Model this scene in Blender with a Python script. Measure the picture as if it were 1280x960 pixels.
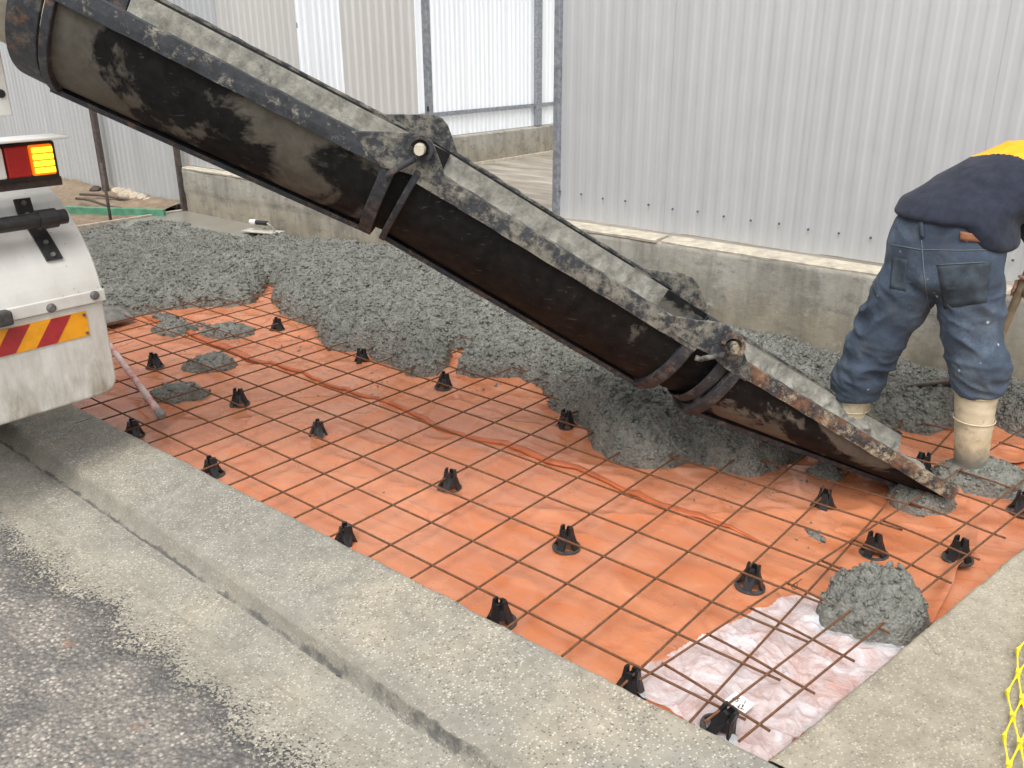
import bpy, bmesh, math, random
import numpy as np
from mathutils import Vector, Matrix
from mathutils.bvhtree import BVHTree

for o in list(bpy.data.objects):
    bpy.data.objects.remove(o)
scene = bpy.context.scene
COL = scene.collection

# ------------------------------------------------------------------ camera
CAM = np.array([1.80920537, -1.73770576, 1.60278737])
RM = np.array([[0.76715608, 0.64144236, -0.00482231],
               [0.2288379, -0.28069452, -0.93211791],
               [-0.59925351, 0.71397639, -0.36212283]])   # rows: right, down, forward
FPX = 1115.42
cd = bpy.data.cameras.new('camera')
cam = bpy.data.objects.new('camera', cd)
COL.objects.link(cam)
cam.matrix_world = Matrix(((RM[0][0], -RM[1][0], -RM[2][0], CAM[0]),
                           (RM[0][1], -RM[1][1], -RM[2][1], CAM[1]),
                           (RM[0][2], -RM[1][2], -RM[2][2], CAM[2]),
                           (0, 0, 0, 1)))
cd.sensor_width = 36
cd.lens = FPX / 1280 * 36
cd.clip_start = 0.02
cd.clip_end = 3000
scene.camera = cam

# ------------------------------------------------------------------ light
SUN_EL, SUN_AZ = math.radians(60), math.radians(150)
w = bpy.data.worlds.new('World')
scene.world = w
w.use_nodes = True
nt = w.node_tree
nt.nodes.clear()
sky = nt.nodes.new('ShaderNodeTexSky')
sky.sky_type = 'NISHITA'
sky.sun_disc = False
sky.sun_elevation = SUN_EL
sky.sun_rotation = SUN_AZ
sky.dust_density = 4.0
sky.air_density = 1.0
hs = nt.nodes.new('ShaderNodeHueSaturation')
hs.inputs['Saturation'].default_value = 0.07
bg = nt.nodes.new('ShaderNodeBackground')
bg.inputs['Strength'].default_value = 0.15
wo = nt.nodes.new('ShaderNodeOutputWorld')
nt.links.new(sky.outputs[0], hs.inputs['Color'])
nt.links.new(hs.outputs[0], bg.inputs[0])
nt.links.new(bg.outputs[0], wo.inputs[0])
sd = bpy.data.lights.new('sun', 'SUN')
sd.energy = 1.25
sd.angle = math.radians(45)
sd.color = (1.0, 0.975, 0.945)
so = bpy.data.objects.new('sun', sd)
COL.objects.link(so)
sdir = Vector((math.sin(SUN_AZ) * math.cos(SUN_EL), math.cos(SUN_AZ) * math.cos(SUN_EL), math.sin(SUN_EL)))
so.rotation_euler = sdir.to_track_quat('Z', 'Y').to_euler()
so.location = (0, -3, 8)
scene.view_settings.view_transform = 'Standard'
scene.view_settings.look = 'None'
scene.view_settings.gamma = 1.0
scene.view_settings.exposure = 0.62
scene.render.engine = 'CYCLES'

# ------------------------------------------------------------------ helpers
def ray(px, py):
    d = RM.T @ np.array([(px - 640) / FPX, (py - 480) / FPX, 1.0])
    return d / np.linalg.norm(d)
def onz(px, py, z):
    d = ray(px, py); return CAM + (z - CAM[2]) / d[2] * d
def ony(px, py, y):
    d = ray(px, py); return CAM + (y - CAM[1]) / d[1] * d
def onx(px, py, x):
    d = ray(px, py); return CAM + (x - CAM[0]) / d[0] * d
def onpl(px, py, P0, n):
    d = ray(px, py); return CAM + np.dot(P0 - CAM, n) / np.dot(d, n) * d
def V(*a): return np.array(a, float)
def unit(v): return v / np.linalg.norm(v)

def tag(o, label=None, cat=None, group=None, kind=None):
    if label: o['label'] = label
    if cat: o['category'] = cat
    if group: o['group'] = group
    if kind: o['kind'] = kind
    return o
def empty(name, loc=(0, 0, 0)):
    o = bpy.data.objects.new(name, None)
    o.empty_display_size = 0.05
    COL.objects.link(o); o.location = loc
    return o
def setparent(o, p):
    if p is not None:
        o.parent = p
        o.matrix_parent_inverse = world_of(p).inverted()
def world_of(o):
    m = o.matrix_basis.copy()
    if o.parent is not None:
        m = world_of(o.parent) @ o.matrix_parent_inverse @ m
    return m
def mesh_np(name, v, f, smooth=False):
    v = np.asarray(v, np.float32); 
    me = bpy.data.meshes.new(name)
    f4 = isinstance(f, np.ndarray)
    if f4:
        n, k = f.shape
        me.vertices.add(len(v)); me.vertices.foreach_set('co', v.ravel())
        me.loops.add(n * k); me.loops.foreach_set('vertex_index', f.astype(np.int32).ravel())
        me.polygons.add(n)
        me.polygons.foreach_set('loop_start', np.arange(0, n * k, k, dtype=np.int32))
        me.update(calc_edges=True)
    else:
        me.from_pydata([tuple(map(float, q)) for q in v], [], f)
    if smooth:
        me.polygons.foreach_set('use_smooth', np.ones(len(me.polygons), bool))
    me.validate(); me.update()
    return me
def mk(name, v, f, mat, parent=None, smooth=False, autosmooth=None):
    me = mesh_np(name, v, f, smooth)
    me.materials.append(mat)
    o = bpy.data.objects.new(name, me)
    COL.objects.link(o)
    setparent(o, parent)
    return o
def bevel(o, wd, seg=2):
    m = o.modifiers.new('bevel', 'BEVEL'); m.width = wd; m.segments = seg; m.limit_method = 'ANGLE'
    return o
def solid(o, t, off=-1):
    m = o.modifiers.new('solid', 'SOLIDIFY'); m.thickness = t; m.offset = off
    return o
def join(parts):
    vs, fs, n = [], [], 0
    for v, f in parts:
        v = np.asarray(v, float); vs.append(v)
        fs += [tuple(int(i) + n for i in q) for q in f]; n += len(v)
    return np.vstack(vs), fs
def box(c, s, ax=None):
    c = np.asarray(c, float); h = np.asarray(s, float) / 2
    A = np.eye(3) if ax is None else np.array([unit(np.asarray(a, float)) for a in ax])
    v = [c + A[0] * h[0] * i + A[1] * h[1] * j + A[2] * h[2] * k for k in (-1, 1) for j in (-1, 1) for i in (-1, 1)]
    return np.array(v), [(0, 2, 3, 1), (4, 5, 7, 6), (0, 1, 5, 4), (2, 6, 7, 3), (0, 4, 6, 2), (1, 3, 7, 5)]
def tube(path, r, n=8, caps=True):
    path = [np.asarray(q, float) for q in path]
    rs = r if hasattr(r, '__len__') else [r] * len(path)
    vs, fs = [], []
    up = V(0.13, 0.21, 1)
    for i, q in enumerate(path):
        t = unit(path[min(i + 1, len(path) - 1)] - path[max(i - 1, 0)])
        a = np.cross(t, up)
        if np.linalg.norm(a) < 1e-3: a = np.cross(t, V(1, 0, 0))
        a = unit(a); b = np.cross(t, a)
        for k in range(n):
            th = 2 * math.pi * k / n
            vs.append(q + rs[i] * (a * math.cos(th) + b * math.sin(th)))
    for i in range(len(path) - 1):
        for k in range(n):
            fs.append((i * n + k, i * n + (k + 1) % n, (i + 1) * n + (k + 1) % n, (i + 1) * n + k))
    if caps:
        fs.append(tuple(range(n))[::-1]); fs.append(tuple((len(path) - 1) * n + k for k in range(n)))
    return np.array(vs), fs
def loft(rings, closed=False, capends=False):
    k = len(rings[0]); vs = np.vstack(rings); fs = []
    for i in range(len(rings) - 1):
        for j in range(k if closed else k - 1):
            fs.append((i * k + j, i * k + (j + 1) % k, (i + 1) * k + (j + 1) % k, (i + 1) * k + j))
    if capends:
        fs.append(tuple(range(k))[::-1]); fs.append(tuple((len(rings) - 1) * k + j for j in range(k)))
    return vs, fs
def prism(poly, d):
    """closed slab: polygon points (3d) extruded by vector d"""
    poly = np.asarray(poly, float); n = len(poly)
    vs = np.vstack([poly, poly + d])
    fs = [tuple(range(n))[::-1], tuple(range(n, 2 * n))]
    for i in range(n):
        fs.append((i, (i + 1) % n, n + (i + 1) % n, n + i))
    return vs, fs

# numpy noise
def _h(ix, iy, s):
    n = (ix.astype(np.int64) * 374761393 + iy.astype(np.int64) * 668265263 + s * 974634217) & 0xffffffff
    n = ((n ^ (n >> 13)) * 1274126177) & 0xffffffff
    n = n ^ (n >> 16)
    return (n & 0xffffff) / float(0xffffff)
def vn(x, y, s=0):
    x = np.asarray(x, float); y = np.asarray(y, float)
    ix = np.floor(x); iy = np.floor(y); fx = x - ix; fy = y - iy
    fx = fx * fx * fx * (fx * (fx * 6 - 15) + 10); fy = fy * fy * fy * (fy * (fy * 6 - 15) + 10)
    a = _h(ix, iy, s); b = _h(ix + 1, iy, s); c = _h(ix, iy + 1, s); d = _h(ix + 1, iy + 1, s)
    return (a + (b - a) * fx) * (1 - fy) + (c + (d - c) * fx) * fy - 0.5
def fbm(x, y, s=0, o=4, g=0.5):
    r = 0; a = 1.0
    for k in range(o):
        r = r + a * vn(x * 2 ** k + 17.3 * k, y * 2 ** k - 9.1 * k, s + k); a *= g
    return r
def worley(x, y, s=0):
    ix = np.floor(x); iy = np.floor(y); best = np.full(np.shape(x), 9.0)
    for dx in (-1, 0, 1):
        for dy in (-1, 0, 1):
            cx = ix + dx; cy = iy + dy
            px = cx + _h(cx, cy, s); py = cy + _h(cx, cy, s + 7)
            best = np.minimum(best, (px - x) ** 2 + (py - y) ** 2)
    return np.sqrt(best)
def sstep(a, b, x):
    t = np.clip((x - a) / (b - a), 0, 1); return t * t * (3 - 2 * t)
def polydist(X, Y, P):
    """signed distance to polygon, inside positive"""
    P = np.asarray(P, float)[:, :2]; d = np.full(X.shape, 1e9); ins = np.zeros(X.shape, bool)
    for i in range(len(P)):
        a = P[i]; b = P[(i + 1) % len(P)]; e = b - a
        t = np.clip(((X - a[0]) * e[0] + (Y - a[1]) * e[1]) / (e @ e + 1e-12), 0, 1)
        d = np.minimum(d, (X - a[0] - t * e[0]) ** 2 + (Y - a[1] - t * e[1]) ** 2)
        c = ((a[1] > Y) != (b[1] > Y))
        xi = a[0] + (Y - a[1]) / (e[1] if abs(e[1]) > 1e-12 else 1e-12) * e[0]
        ins ^= c & (X < xi)
    d = np.sqrt(d)
    return np.where(ins, d, -d)
def linedist(X, Y, P):
    P = np.asarray(P, float)[:, :2]; d = np.full(X.shape, 1e9)
    for i in range(len(P) - 1):
        a = P[i]; b = P[i + 1]; e = b - a
        t = np.clip(((X - a[0]) * e[0] + (Y - a[1]) * e[1]) / (e @ e), 0, 1)
        d = np.minimum(d, (X - a[0] - t * e[0]) ** 2 + (Y - a[1] - t * e[1]) ** 2)
    return np.sqrt(d)
def hfield(name, xs, ys, zf, mat, parent=None, keep=None, attr=None):
    X, Y = np.meshgrid(xs, ys, indexing='ij')
    Z = zf(X, Y); nx, ny = X.shape
    idx = np.arange(nx * ny).reshape(nx, ny)
    F = np.stack([idx[:-1, :-1], idx[1:, :-1], idx[1:, 1:], idx[:-1, 1:]], -1).reshape(-1, 4)
    v = np.stack([X, Y, Z], -1).reshape(-1, 3)
    A = attr(X, Y).ravel() if attr else None
    if keep is not None:
        K = keep(X, Y, Z).ravel()
        F = F[K[F].any(1)]
        used = np.unique(F); remap = np.zeros(len(v), np.int64); remap[used] = np.arange(len(used))
        v = v[used]; F = remap[F]
        if A is not None: A = A[used]
    o = mk(name, v, F, mat, parent, smooth=True)
    if A is not None:
        at = o.data.attributes.new('mask', 'FLOAT', 'POINT'); at.data.foreach_set('value', A.astype(np.float32))
    return o

# ------------------------------------------------------------------ materials
class M:
    def __init__(s, name):
        s.m = bpy.data.materials.new(name); s.m.use_nodes = True
        s.t = s.m.node_tree; s.b = s.t.nodes['Principled BSDF']; s.out = s.t.nodes['Material Output']
        s.co = None
    def n(s, ty, **kw):
        x = s.t.nodes.new(ty)
        for k, v in kw.items(): setattr(x, k, v)
        return x
    def l(s, a, b): s.t.links.new(a, b)
    def pos(s):
        if not s.co:
            tc = s.n('ShaderNodeTexCoord'); s.co = tc.outputs['Object']
        return s.co
    def mapped(s, sc=(1, 1, 1), rot=(0, 0, 0)):
        mp = s.n('ShaderNodeMapping'); mp.inputs['Scale'].default_value = sc; mp.inputs['Rotation'].default_value = rot
        s.l(s.pos(), mp.inputs[0]); return mp.outputs[0]
    def noise(s, scale, detail=4, rough=0.55, co=None, dist=0.0):
        x = s.n('ShaderNodeTexNoise'); x.inputs['Scale'].default_value = scale; x.inputs['Detail'].default_value = detail
        x.inputs['Roughness'].default_value = rough; x.inputs['Distortion'].default_value = dist
        s.l(co or s.pos(), x.inputs['Vector']); return x.outputs['Fac']
    def vor(s, scale, feat='F1', co=None, out='Distance', rnd=1.0):
        x = s.n('ShaderNodeTexVoronoi'); x.feature = feat; x.inputs['Scale'].default_value = scale
        x.inputs['Randomness'].default_value = rnd
        s.l(co or s.pos(), x.inputs['Vector']); return x.outputs[out]
    def ramp(s, fac, stops, interp='LINEAR'):
        x = s.n('ShaderNodeValToRGB'); x.color_ramp.interpolation = interp
        e = x.color_ramp.elements
        while len(e) < len(stops): e.new(0.5)
        for q, (p, c) in zip(e, stops):
            q.position = p; q.color = (c, c, c, 1) if not hasattr(c, '__len__') else (*c, 1)
        s.l(fac, x.inputs[0]); return x.outputs[0]
    def mix(s, fac, a, b, mode='MIX'):
        x = s.n('ShaderNodeMix', data_type='RGBA', blend_type=mode)
        for sock, v in ((x.inputs[0], fac), (x.inputs[6], a), (x.inputs[7], b)):
            if isinstance(v, bpy.types.NodeSocket): s.l(v, sock)
            elif hasattr(v, '__len__'): sock.default_value = (*v, 1)
            else: sock.default_value = v
        return x.outputs[2]
    def math(s, op, a, b=0.0, clamp=False):
        x = s.n('ShaderNodeMath', operation=op); x.use_clamp = clamp
        for sock, v in ((x.inputs[0], a), (x.inputs[1], b)):
            if isinstance(v, bpy.types.NodeSocket): s.l(v, sock)
            else: sock.default_value = v
        return x.outputs[0]
    def sep(s):
        x = s.n('ShaderNodeSeparateXYZ'); s.l(s.pos(), x.inputs[0]); return x.outputs
    def attr(s, name):
        x = s.n('ShaderNodeAttribute', attribute_name=name); return x.outputs['Fac']
    def col(s, c):
        if isinstance(c, bpy.types.NodeSocket): s.l(c, s.b.inputs['Base Color'])
        else: s.b.inputs['Base Color'].default_value = (*c, 1)
    def set(s, **kw):
        for k, v in kw.items():
            i = s.b.inputs[k.replace('_', ' ')]
            if isinstance(v, bpy.types.NodeSocket): s.l(v, i)
            else: i.default_value = v
        return s
    def bump(s, h, strength=0.5, dist=0.01):
        x = s.n('ShaderNodeBump'); x.inputs['Strength'].default_value = strength; x.inputs['Distance'].default_value = dist
        s.l(h, x.inputs['Height'])
        if s.b.inputs['Normal'].links: s.l(s.b.inputs['Normal'].links[0].from_socket, x.inputs['Normal'])
        s.l(x.outputs[0], s.b.inputs['Normal']); return s

def plain(name, c, rough=0.5, metal=0.0, var=0.12, bumpd=0.0, scale=40):
    m = M(name)
    n = m.noise(scale, 5)
    d = m.ramp(n, [(0.3, tuple(q * (1 - var) for q in c)), (0.7, tuple(min(1, q * (1 + var)) for q in c))])
    m.col(d); m.set(Roughness=rough, Metallic=metal)
    if bumpd: m.bump(n, 0.5, bumpd)
    return m.m

def m_film():
    m = M('orange_film')
    n = m.noise(2.2, 5, dist=0.6)
    c = m.ramp(n, [(0.25, (0.47, 0.150, 0.064)), (0.55, (0.54, 0.190, 0.086)), (0.8, (0.58, 0.230, 0.115))])
    dust = m.ramp(m.noise(3.4, 6, 0.62, co=m.mapped((0.7, 1.7, 1), (0, 0, 0.55)), dist=1.1), [(0.42, 0.0), (0.66, 0.42)])  # streaky patches that paint the film's glare and sheen into its colour
    c = m.mix(dust, c, (0.60, 0.30, 0.185))  # painted sheen: paler pink over the orange
    crs = m.ramp(m.vor(3.2, 'DISTANCE_TO_EDGE', co=m.mapped((0.8, 1.6, 1), (0, 0, 0.7))), [(0.0, 0.35), (0.035, 0.0)])
    c = m.mix(m.math('MULTIPLY', crs, m.ramp(m.noise(2.5, 3), [(0.45, 0.0), (0.6, 1.0)])), c, (0.36, 0.10, 0.045))
    mud = m.ramp(m.noise(9, 6, 0.65), [(0.58, 0.0), (0.76, 0.30)])
    c = m.mix(mud, c, (0.42, 0.2, 0.12))
    m.col(c)
    m.set(Roughness=m.ramp(m.noise(5, 4), [(0.3, 0.14), (0.7, 0.36)]), IOR=1.62)
    m.bump(m.noise(7, 4, 0.5, co=m.mapped((1, 2.6, 1), (0, 0, 0.5)), dist=1.2), 0.14, 0.02)
    m.bump(m.noise(5, 3, 0.5, dist=0.8), 0.35, 0.03)
    return m.m

def m_kerb(name, base, warm, seam=True, speck=1.0):
    m = M(name)
    big = m.noise(1.6, 6, 0.6)
    c = m.ramp(big, [(0.3, tuple(q * 0.86 for q in base)), (0.5, base), (0.72, warm)])
    mid = m.noise(14, 6, 0.7)
    c = m.mix(0.75, c, m.ramp(mid, [(0.3, 0.62), (0.7, 1.16)]), 'MULTIPLY')
    st = m.vor(150, out='Color'); bw = m.n('ShaderNodeRGBToBW'); m.l(st, bw.inputs[0])
    vd = m.vor(150)
    dark = m.math('MULTIPLY', m.ramp(bw.outputs[0], [(0.22, 1.0), (0.30, 0.0)]), m.ramp(vd, [(0.35, 1.0), (0.55, 0.0)]))
    lite = m.math('MULTIPLY', m.ramp(bw.outputs[0], [(0.66, 0.0), (0.74, 1.0)]), m.ramp(vd, [(0.35, 1.0), (0.55, 0.0)]))
    spk = m.ramp(m.noise(3, 3), [(0.35, 0.5 * speck), (0.65, 0.95 * speck)])
    c = m.mix(m.math('MULTIPLY', dark, spk), c, (0.07, 0.075, 0.07))
    c = m.mix(m.math('MULTIPLY', lite, spk), c, (0.62, 0.58, 0.5))
    big2 = m.vor(60, out='Color'); bw2 = m.n('ShaderNodeRGBToBW'); m.l(big2, bw2.inputs[0])
    d2 = m.math('MULTIPLY', m.ramp(bw2.outputs[0], [(0.12, 1.0), (0.17, 0.0)]), m.ramp(m.vor(60), [(0.18, 1.0), (0.32, 0.0)]))
    c = m.mix(m.math('MULTIPLY', d2, 0.7 * speck), c, (0.1, 0.1, 0.095))
    m.col(c); m.set(Roughness=0.85)
    m.bump(vd, 0.35, 0.003); m.bump(mid, 0.4, 0.006)
    m.bump(m.noise(220, 2), 0.35, 0.002)
    return m, c

def m_gutter():
    m, c = m_kerb('kerb_concrete', (0.285, 0.270, 0.228), (0.365, 0.318, 0.24), speck=0.8)
    # dark silt caught along the foot of the kerb and pale fines in the gutter
    y = m.sep()[1]
    x = m.sep()[0]
    yy = m.math('ADD', y, m.math('MULTIPLY', x, 0.024))
    wob = m.math('MULTIPLY', m.math('SUBTRACT', m.noise(14, 6, 0.7), 0.5), 0.03)
    q = m.math('ADD', yy, wob)
    band = m.math('MULTIPLY', m.ramp(m.math('ADD', m.math('MULTIPLY', q, 8.0), 4.6), [(0.478, 0.0), (0.512, 1.0), (0.552, 1.0), (0.578, 0.0)]),
                  m.ramp(m.noise(9, 6, 0.75), [(0.42, 0.05), (0.56, 0.9)]))
    c = m.mix(band, c, (0.10, 0.10, 0.095))
    fines = m.math('MULTIPLY', m.ramp(m.math('ADD', m.math('MULTIPLY', y, 4.0), 3.0), [(0.25, 1.0), (0.9, 0.0)]), m.ramp(m.noise(3, 4), [(0.4, 0.1), (0.7, 0.5)]))
    c = m.mix(fines, c, (0.42, 0.37, 0.28))
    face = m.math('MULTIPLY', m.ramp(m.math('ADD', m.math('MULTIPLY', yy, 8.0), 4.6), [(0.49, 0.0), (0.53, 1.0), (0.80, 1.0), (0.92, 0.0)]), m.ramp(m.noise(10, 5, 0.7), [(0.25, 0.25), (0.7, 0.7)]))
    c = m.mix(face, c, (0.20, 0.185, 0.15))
    c = m.mix(band, c, (0.085, 0.083, 0.078))
    m.col(c)
    return m.m

def m_asphalt():
    m, conc_c = m_kerb('asphalt', (0.325, 0.30, 0.245), (0.38, 0.332, 0.25), speck=0.8)
    m.b.inputs['Normal'].links and m.t.links.remove(m.b.inputs['Normal'].links[0])
    vc = m.vor(82, out='Color'); bw = m.n('ShaderNodeRGBToBW'); m.l(vc, bw.inputs[0]); vd = m.vor(82)
    stone = m.ramp(bw.outputs[0], [(0.22, (0.12, 0.118, 0.115)), (0.40, (0.25, 0.232, 0.208)), (0.55, (0.34, 0.305, 0.262)), (0.75, (0.45, 0.405, 0.35))])
    y = m.sep()[1]
    depth = m.math('MULTIPLY', m.math('ADD', y, 0.66), -4.0)          # 0 at the gutter edge, 1 a quarter metre in
    lo = m.math('MULTIPLY', m.math('SUBTRACT', m.noise(4.0, 5, 0.6), 0.5), 1.3)
    hi = m.math('MULTIPLY', m.math('SUBTRACT', m.noise(115, 4, 0.65), 0.5), 2.6)
    cover = m.ramp(m.math('ADD', m.math('ADD', depth, lo), hi), [(0.52, 0.0), (0.66, 1.0)])
    inner = m.ramp(m.math('ADD', depth, lo), [(0.55, 0.0), (1.0, 1.0)])
    worn = m.math('MULTIPLY', m.ramp(m.noise(7, 6, 0.75), [(0.36, 0.1), (0.55, 1.0)]), inner)
    top = m.ramp(m.math('ADD', vd, m.math('MULTIPLY', m.math('SUBTRACT', m.noise(150, 3), 0.5), 0.7)), [(0.36, 1.0), (0.55, 0.0)])
    binder = m.ramp(m.noise(60, 4), [(0.3, (0.045, 0.046, 0.05)), (0.7, (0.10, 0.10, 0.10))])
    dust = m.math('MULTIPLY', m.ramp(m.noise(3.5, 5, 0.7), [(0.36, 0.25), (0.60, 0.92)]), inner)
    binder = m.mix(dust, binder, (0.235, 0.212, 0.182))
    asp = m.mix(m.math('MULTIPLY', top, worn), binder, stone)
    rust = m.math('MULTIPLY', m.ramp(m.noise(6, 3), [(0.68, 0.0), (0.73, 0.55)]), inner)
    asp = m.mix(rust, asp, (0.28, 0.15, 0.09))
    m.col(m.mix(cover, conc_c, asp)); m.set(Roughness=0.85)
    h = m.math('MULTIPLY', m.math('MULTIPLY', vd, -1.0), cover)
    m.bump(h, 0.9, 0.007); m.bump(m.noise(160, 3), 0.35, 0.003)
    return m.m

def m_wet():
    m = M('wet_concrete')
    k = m.attr('mask'); ik = m.math('SUBTRACT', 1.0, k)
    n = m.noise(48, 6, 0.72); n2 = m.noise(5, 5, 0.6)
    c = m.ramp(n, [(0.28, (0.10, 0.101, 0.087)), (0.45, (0.175, 0.176, 0.153)), (0.60, (0.235, 0.234, 0.204)), (0.75, (0.34, 0.335, 0.29))])
    c = m.mix(0.7, c, m.ramp(n2, [(0.3, 0.70), (0.7, 1.22)]), 'MULTIPLY')
    vc = m.vor(85, out='Color'); bw = m.n('ShaderNodeRGBToBW'); m.l(vc, bw.inputs[0]); vd = m.vor(85)
    agg = m.math('MULTIPLY', m.ramp(bw.outputs[0], [(0.20, 1.0), (0.26, 0.0)]), m.ramp(vd, [(0.3, 1.0), (0.5, 0.0)]))
    c = m.mix(m.math('MULTIPLY', agg, 0.35), c, (0.08, 0.085, 0.075))
    sm = m.ramp(m.noise(4, 3), [(0.3, (0.21, 0.197, 0.168)), (0.7, (0.26, 0.242, 0.207))])
    c = m.mix(k, c, sm)
    m.col(c)
    m.set(Roughness=m.mix(k, m.ramp(m.noise(70, 3), [(0.35, 0.32), (0.65, 0.7)]), (0.3, 0.3, 0.3)))
    h = m.math('MULTIPLY', m.math('ADD', m.math('MULTIPLY', vd, -1.0), m.math('MULTIPLY', m.noise(60, 5, 0.75), 1.6)), ik)
    m.bump(h, 0.7, 0.012)
    return m.m

def m_rebar():
    m = M('rusty_bar')
    c = m.ramp(m.noise(60, 5, 0.7), [(0.3, (0.075, 0.030, 0.013)), (0.6, (0.15, 0.064, 0.026)), (0.8, (0.23, 0.115, 0.048))])
    m.col(c); m.set(Roughness=0.8); m.bump(m.noise(300, 2), 0.5, 0.002)
    return m.m

def m_chute_black(name, lo, sc, tan):
    m = M(name)
    base = m.ramp(m.noise(25, 5), [(0.3, (0.006, 0.006, 0.006)), (0.7, (0.015, 0.0148, 0.0148))])
    edge = m.noise(sc, 7, 0.62, dist=0.5)
    dusty = m.ramp(edge, [(lo, 0.0), (lo + 0.035, 0.92)])
    base = m.mix(dusty, base, m.ramp(m.noise(16, 6, 0.7), [(0.3, tuple(q * 0.55 for q in tan)), (0.7, tan)]))
    sp = m.ramp(m.noise(38, 7, 0.8), [(0.62, 0.0), (0.66, 0.55)])
    base = m.mix(sp, base, (0.11, 0.105, 0.095))
    scr = m.ramp(m.noise(40, 4, 0.6, co=m.mapped((0.25, 1.0, 2.2), (0.3, 0.5, 0.7))), [(0.66, 0.0), (0.69, 0.4)])
    base = m.mix(scr, base, (0.10, 0.098, 0.09))
    rust = m.ramp(m.noise(5, 7, 0.75), [(0.60, 0.0), (0.74, 0.45)])
    base = m.mix(rust, base, (0.022, 0.016, 0.013))
    m.col(base); m.set(Roughness=m.ramp(m.noise(8, 5), [(0.3, 0.5), (0.7, 0.8)]), Specular_IOR_Level=0.12)
    m.bump(m.noise(50, 6, 0.75), 0.4, 0.005); m.bump(dusty, 0.5, 0.003); m.bump(m.noise(3, 2), 0.2, 0.02)
    return m.m

def m_chute_lip(name, amount, rust_amt, spl=(0.36, 0.33, 0.27)):
    m = M(name)
    base = m.ramp(m.noise(30, 4), [(0.3, (0.012, 0.014, 0.017)), (0.7, (0.034, 0.038, 0.046))])
    a = 0.62 - amount * 0.3
    sp = m.ramp(m.noise(17, 8, 0.78), [(a - 0.02, 0.0), (a + 0.09, 0.95)])
    c = m.mix(sp, base, m.ramp(m.noise(45, 5, 0.7), [(0.3, tuple(q * 0.62 for q in spl)), (0.7, tuple(q * 1.2 for q in spl))]))
    r = m.ramp(m.noise(14, 6, 0.7), [(0.68 - rust_amt * 0.3, 0.0), (0.8 - rust_amt * 0.3, 0.8)])
    c = m.mix(r, c, m.ramp(m.noise(60, 4), [(0.3, (0.085, 0.035, 0.018)), (0.7, (0.22, 0.11, 0.055))]))
    m.col(c); m.set(Roughness=0.7)
    m.bump(sp, 0.6, 0.004); m.bump(m.noise(80, 5, 0.7), 0.5, 0.004)
    return m.m

def m_residue():
    m = M('dried_concrete_residue')
    n = m.noise(22, 7, 0.7)
    c = m.ramp(n, [(0.3, (0.13, 0.125, 0.108)), (0.5, (0.23, 0.222, 0.192)), (0.7, (0.34, 0.325, 0.28))])
    dk = m.ramp(m.noise(7, 6, 0.7), [(0.60, 0.0), (0.68, 0.85)])
    c = m.mix(dk, c, (0.06, 0.06, 0.058))
    m.col(c); m.set(Roughness=0.8); m.bump(n, 0.8, 0.01); m.bump(m.noise(120, 4), 0.5, 0.004)
    return m.m

def m_white_paint():
    m = M('white_fibreglass')
    c = m.ramp(m.noise(4, 4), [(0.3, (0.66, 0.65, 0.61)), (0.7, (0.76, 0.75, 0.72))])
    z = m.sep()[2]
    low = m.ramp(m.math('ADD', z, m.math('MULTIPLY', m.noise(10, 5), 0.3)), [(0.46, 1.0), (0.92, 0.0)])
    dirt = m.math('MULTIPLY', m.ramp(m.noise(9, 6, 0.7, co=m.mapped((1, 1, 0.35))), [(0.35, 0.1), (0.7, 0.95)]), m.math('ADD', m.math('MULTIPLY', low, 1.1), 0.16), True)
    c = m.mix(dirt, c, (0.27, 0.235, 0.17))
    v = m.vor(70, out='Color'); bw = m.n('ShaderNodeRGBToBW'); m.l(v, bw.inputs[0])
    spot = m.math('MULTIPLY', m.ramp(bw.outputs[0], [(0.17, 1.0), (0.2, 0.0)]), m.ramp(m.vor(70), [(0.12, 1.0), (0.24, 0.0)]))
    c = m.mix(m.math('MULTIPLY', spot, 0.6), c, (0.22, 0.2, 0.16))
    run = m.ramp(m.noise(26, 5, 0.6, co=m.mapped((1, 1.5, 0.22), (0.35, 0, 0))), [(0.66, 0.0), (0.72, 0.55)])
    c = m.mix(m.math('MULTIPLY', run, m.math('ADD', low, 0.15, True)), c, (0.2, 0.19, 0.16))
    m.col(c); m.set(Roughness=0.4); m.bump(m.noise(40, 3), 0.08, 0.004)
    return m.m

def m_wall(name, top=(0.345, 0.325, 0.28), low=(0.30, 0.265, 0.20)):
    m = M(name)
    z = m.sep()[2]
    g = m.ramp(m.math('ADD', m.math('MULTIPLY', z, 1.8), m.math('MULTIPLY', m.math('SUBTRACT', m.noise(3, 5), 0.5), 0.8)), [(0.15, low), (0.62, top)])
    st = m.noise(5, 6, 0.65, co=m.mapped((1, 1, 0.3)))
    c = m.mix(0.8, g, m.ramp(st, [(0.3, 0.45), (0.5, 0.92), (0.72, 1.25)]), 'MULTIPLY')
    ch = m.ramp(m.noise(8, 6, 0.75, co=m.mapped((1.0, 1.0, 1.8))), [(0.52, 0.0), (0.66, 0.75)])
    c = m.mix(ch, c, (0.15, 0.147, 0.132))
    drip = m.ramp(m.noise(9, 6, 0.7, co=m.mapped((1.6, 1.6, 0.12))), [(0.54, 0.0), (0.68, 0.5)])
    c = m.mix(drip, c, (0.17, 0.165, 0.145))
    pale = m.ramp(m.noise(13, 6, 0.7), [(0.6, 0.0), (0.7, 0.45)])
    c = m.mix(pale, c, (0.48, 0.46, 0.40))
    m.col(c); m.set(Roughness=0.9); m.bump(m.noise(20, 6, 0.7), 0.5, 0.01); m.bump(m.noise(120, 3), 0.3, 0.003)
    return m.m

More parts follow.
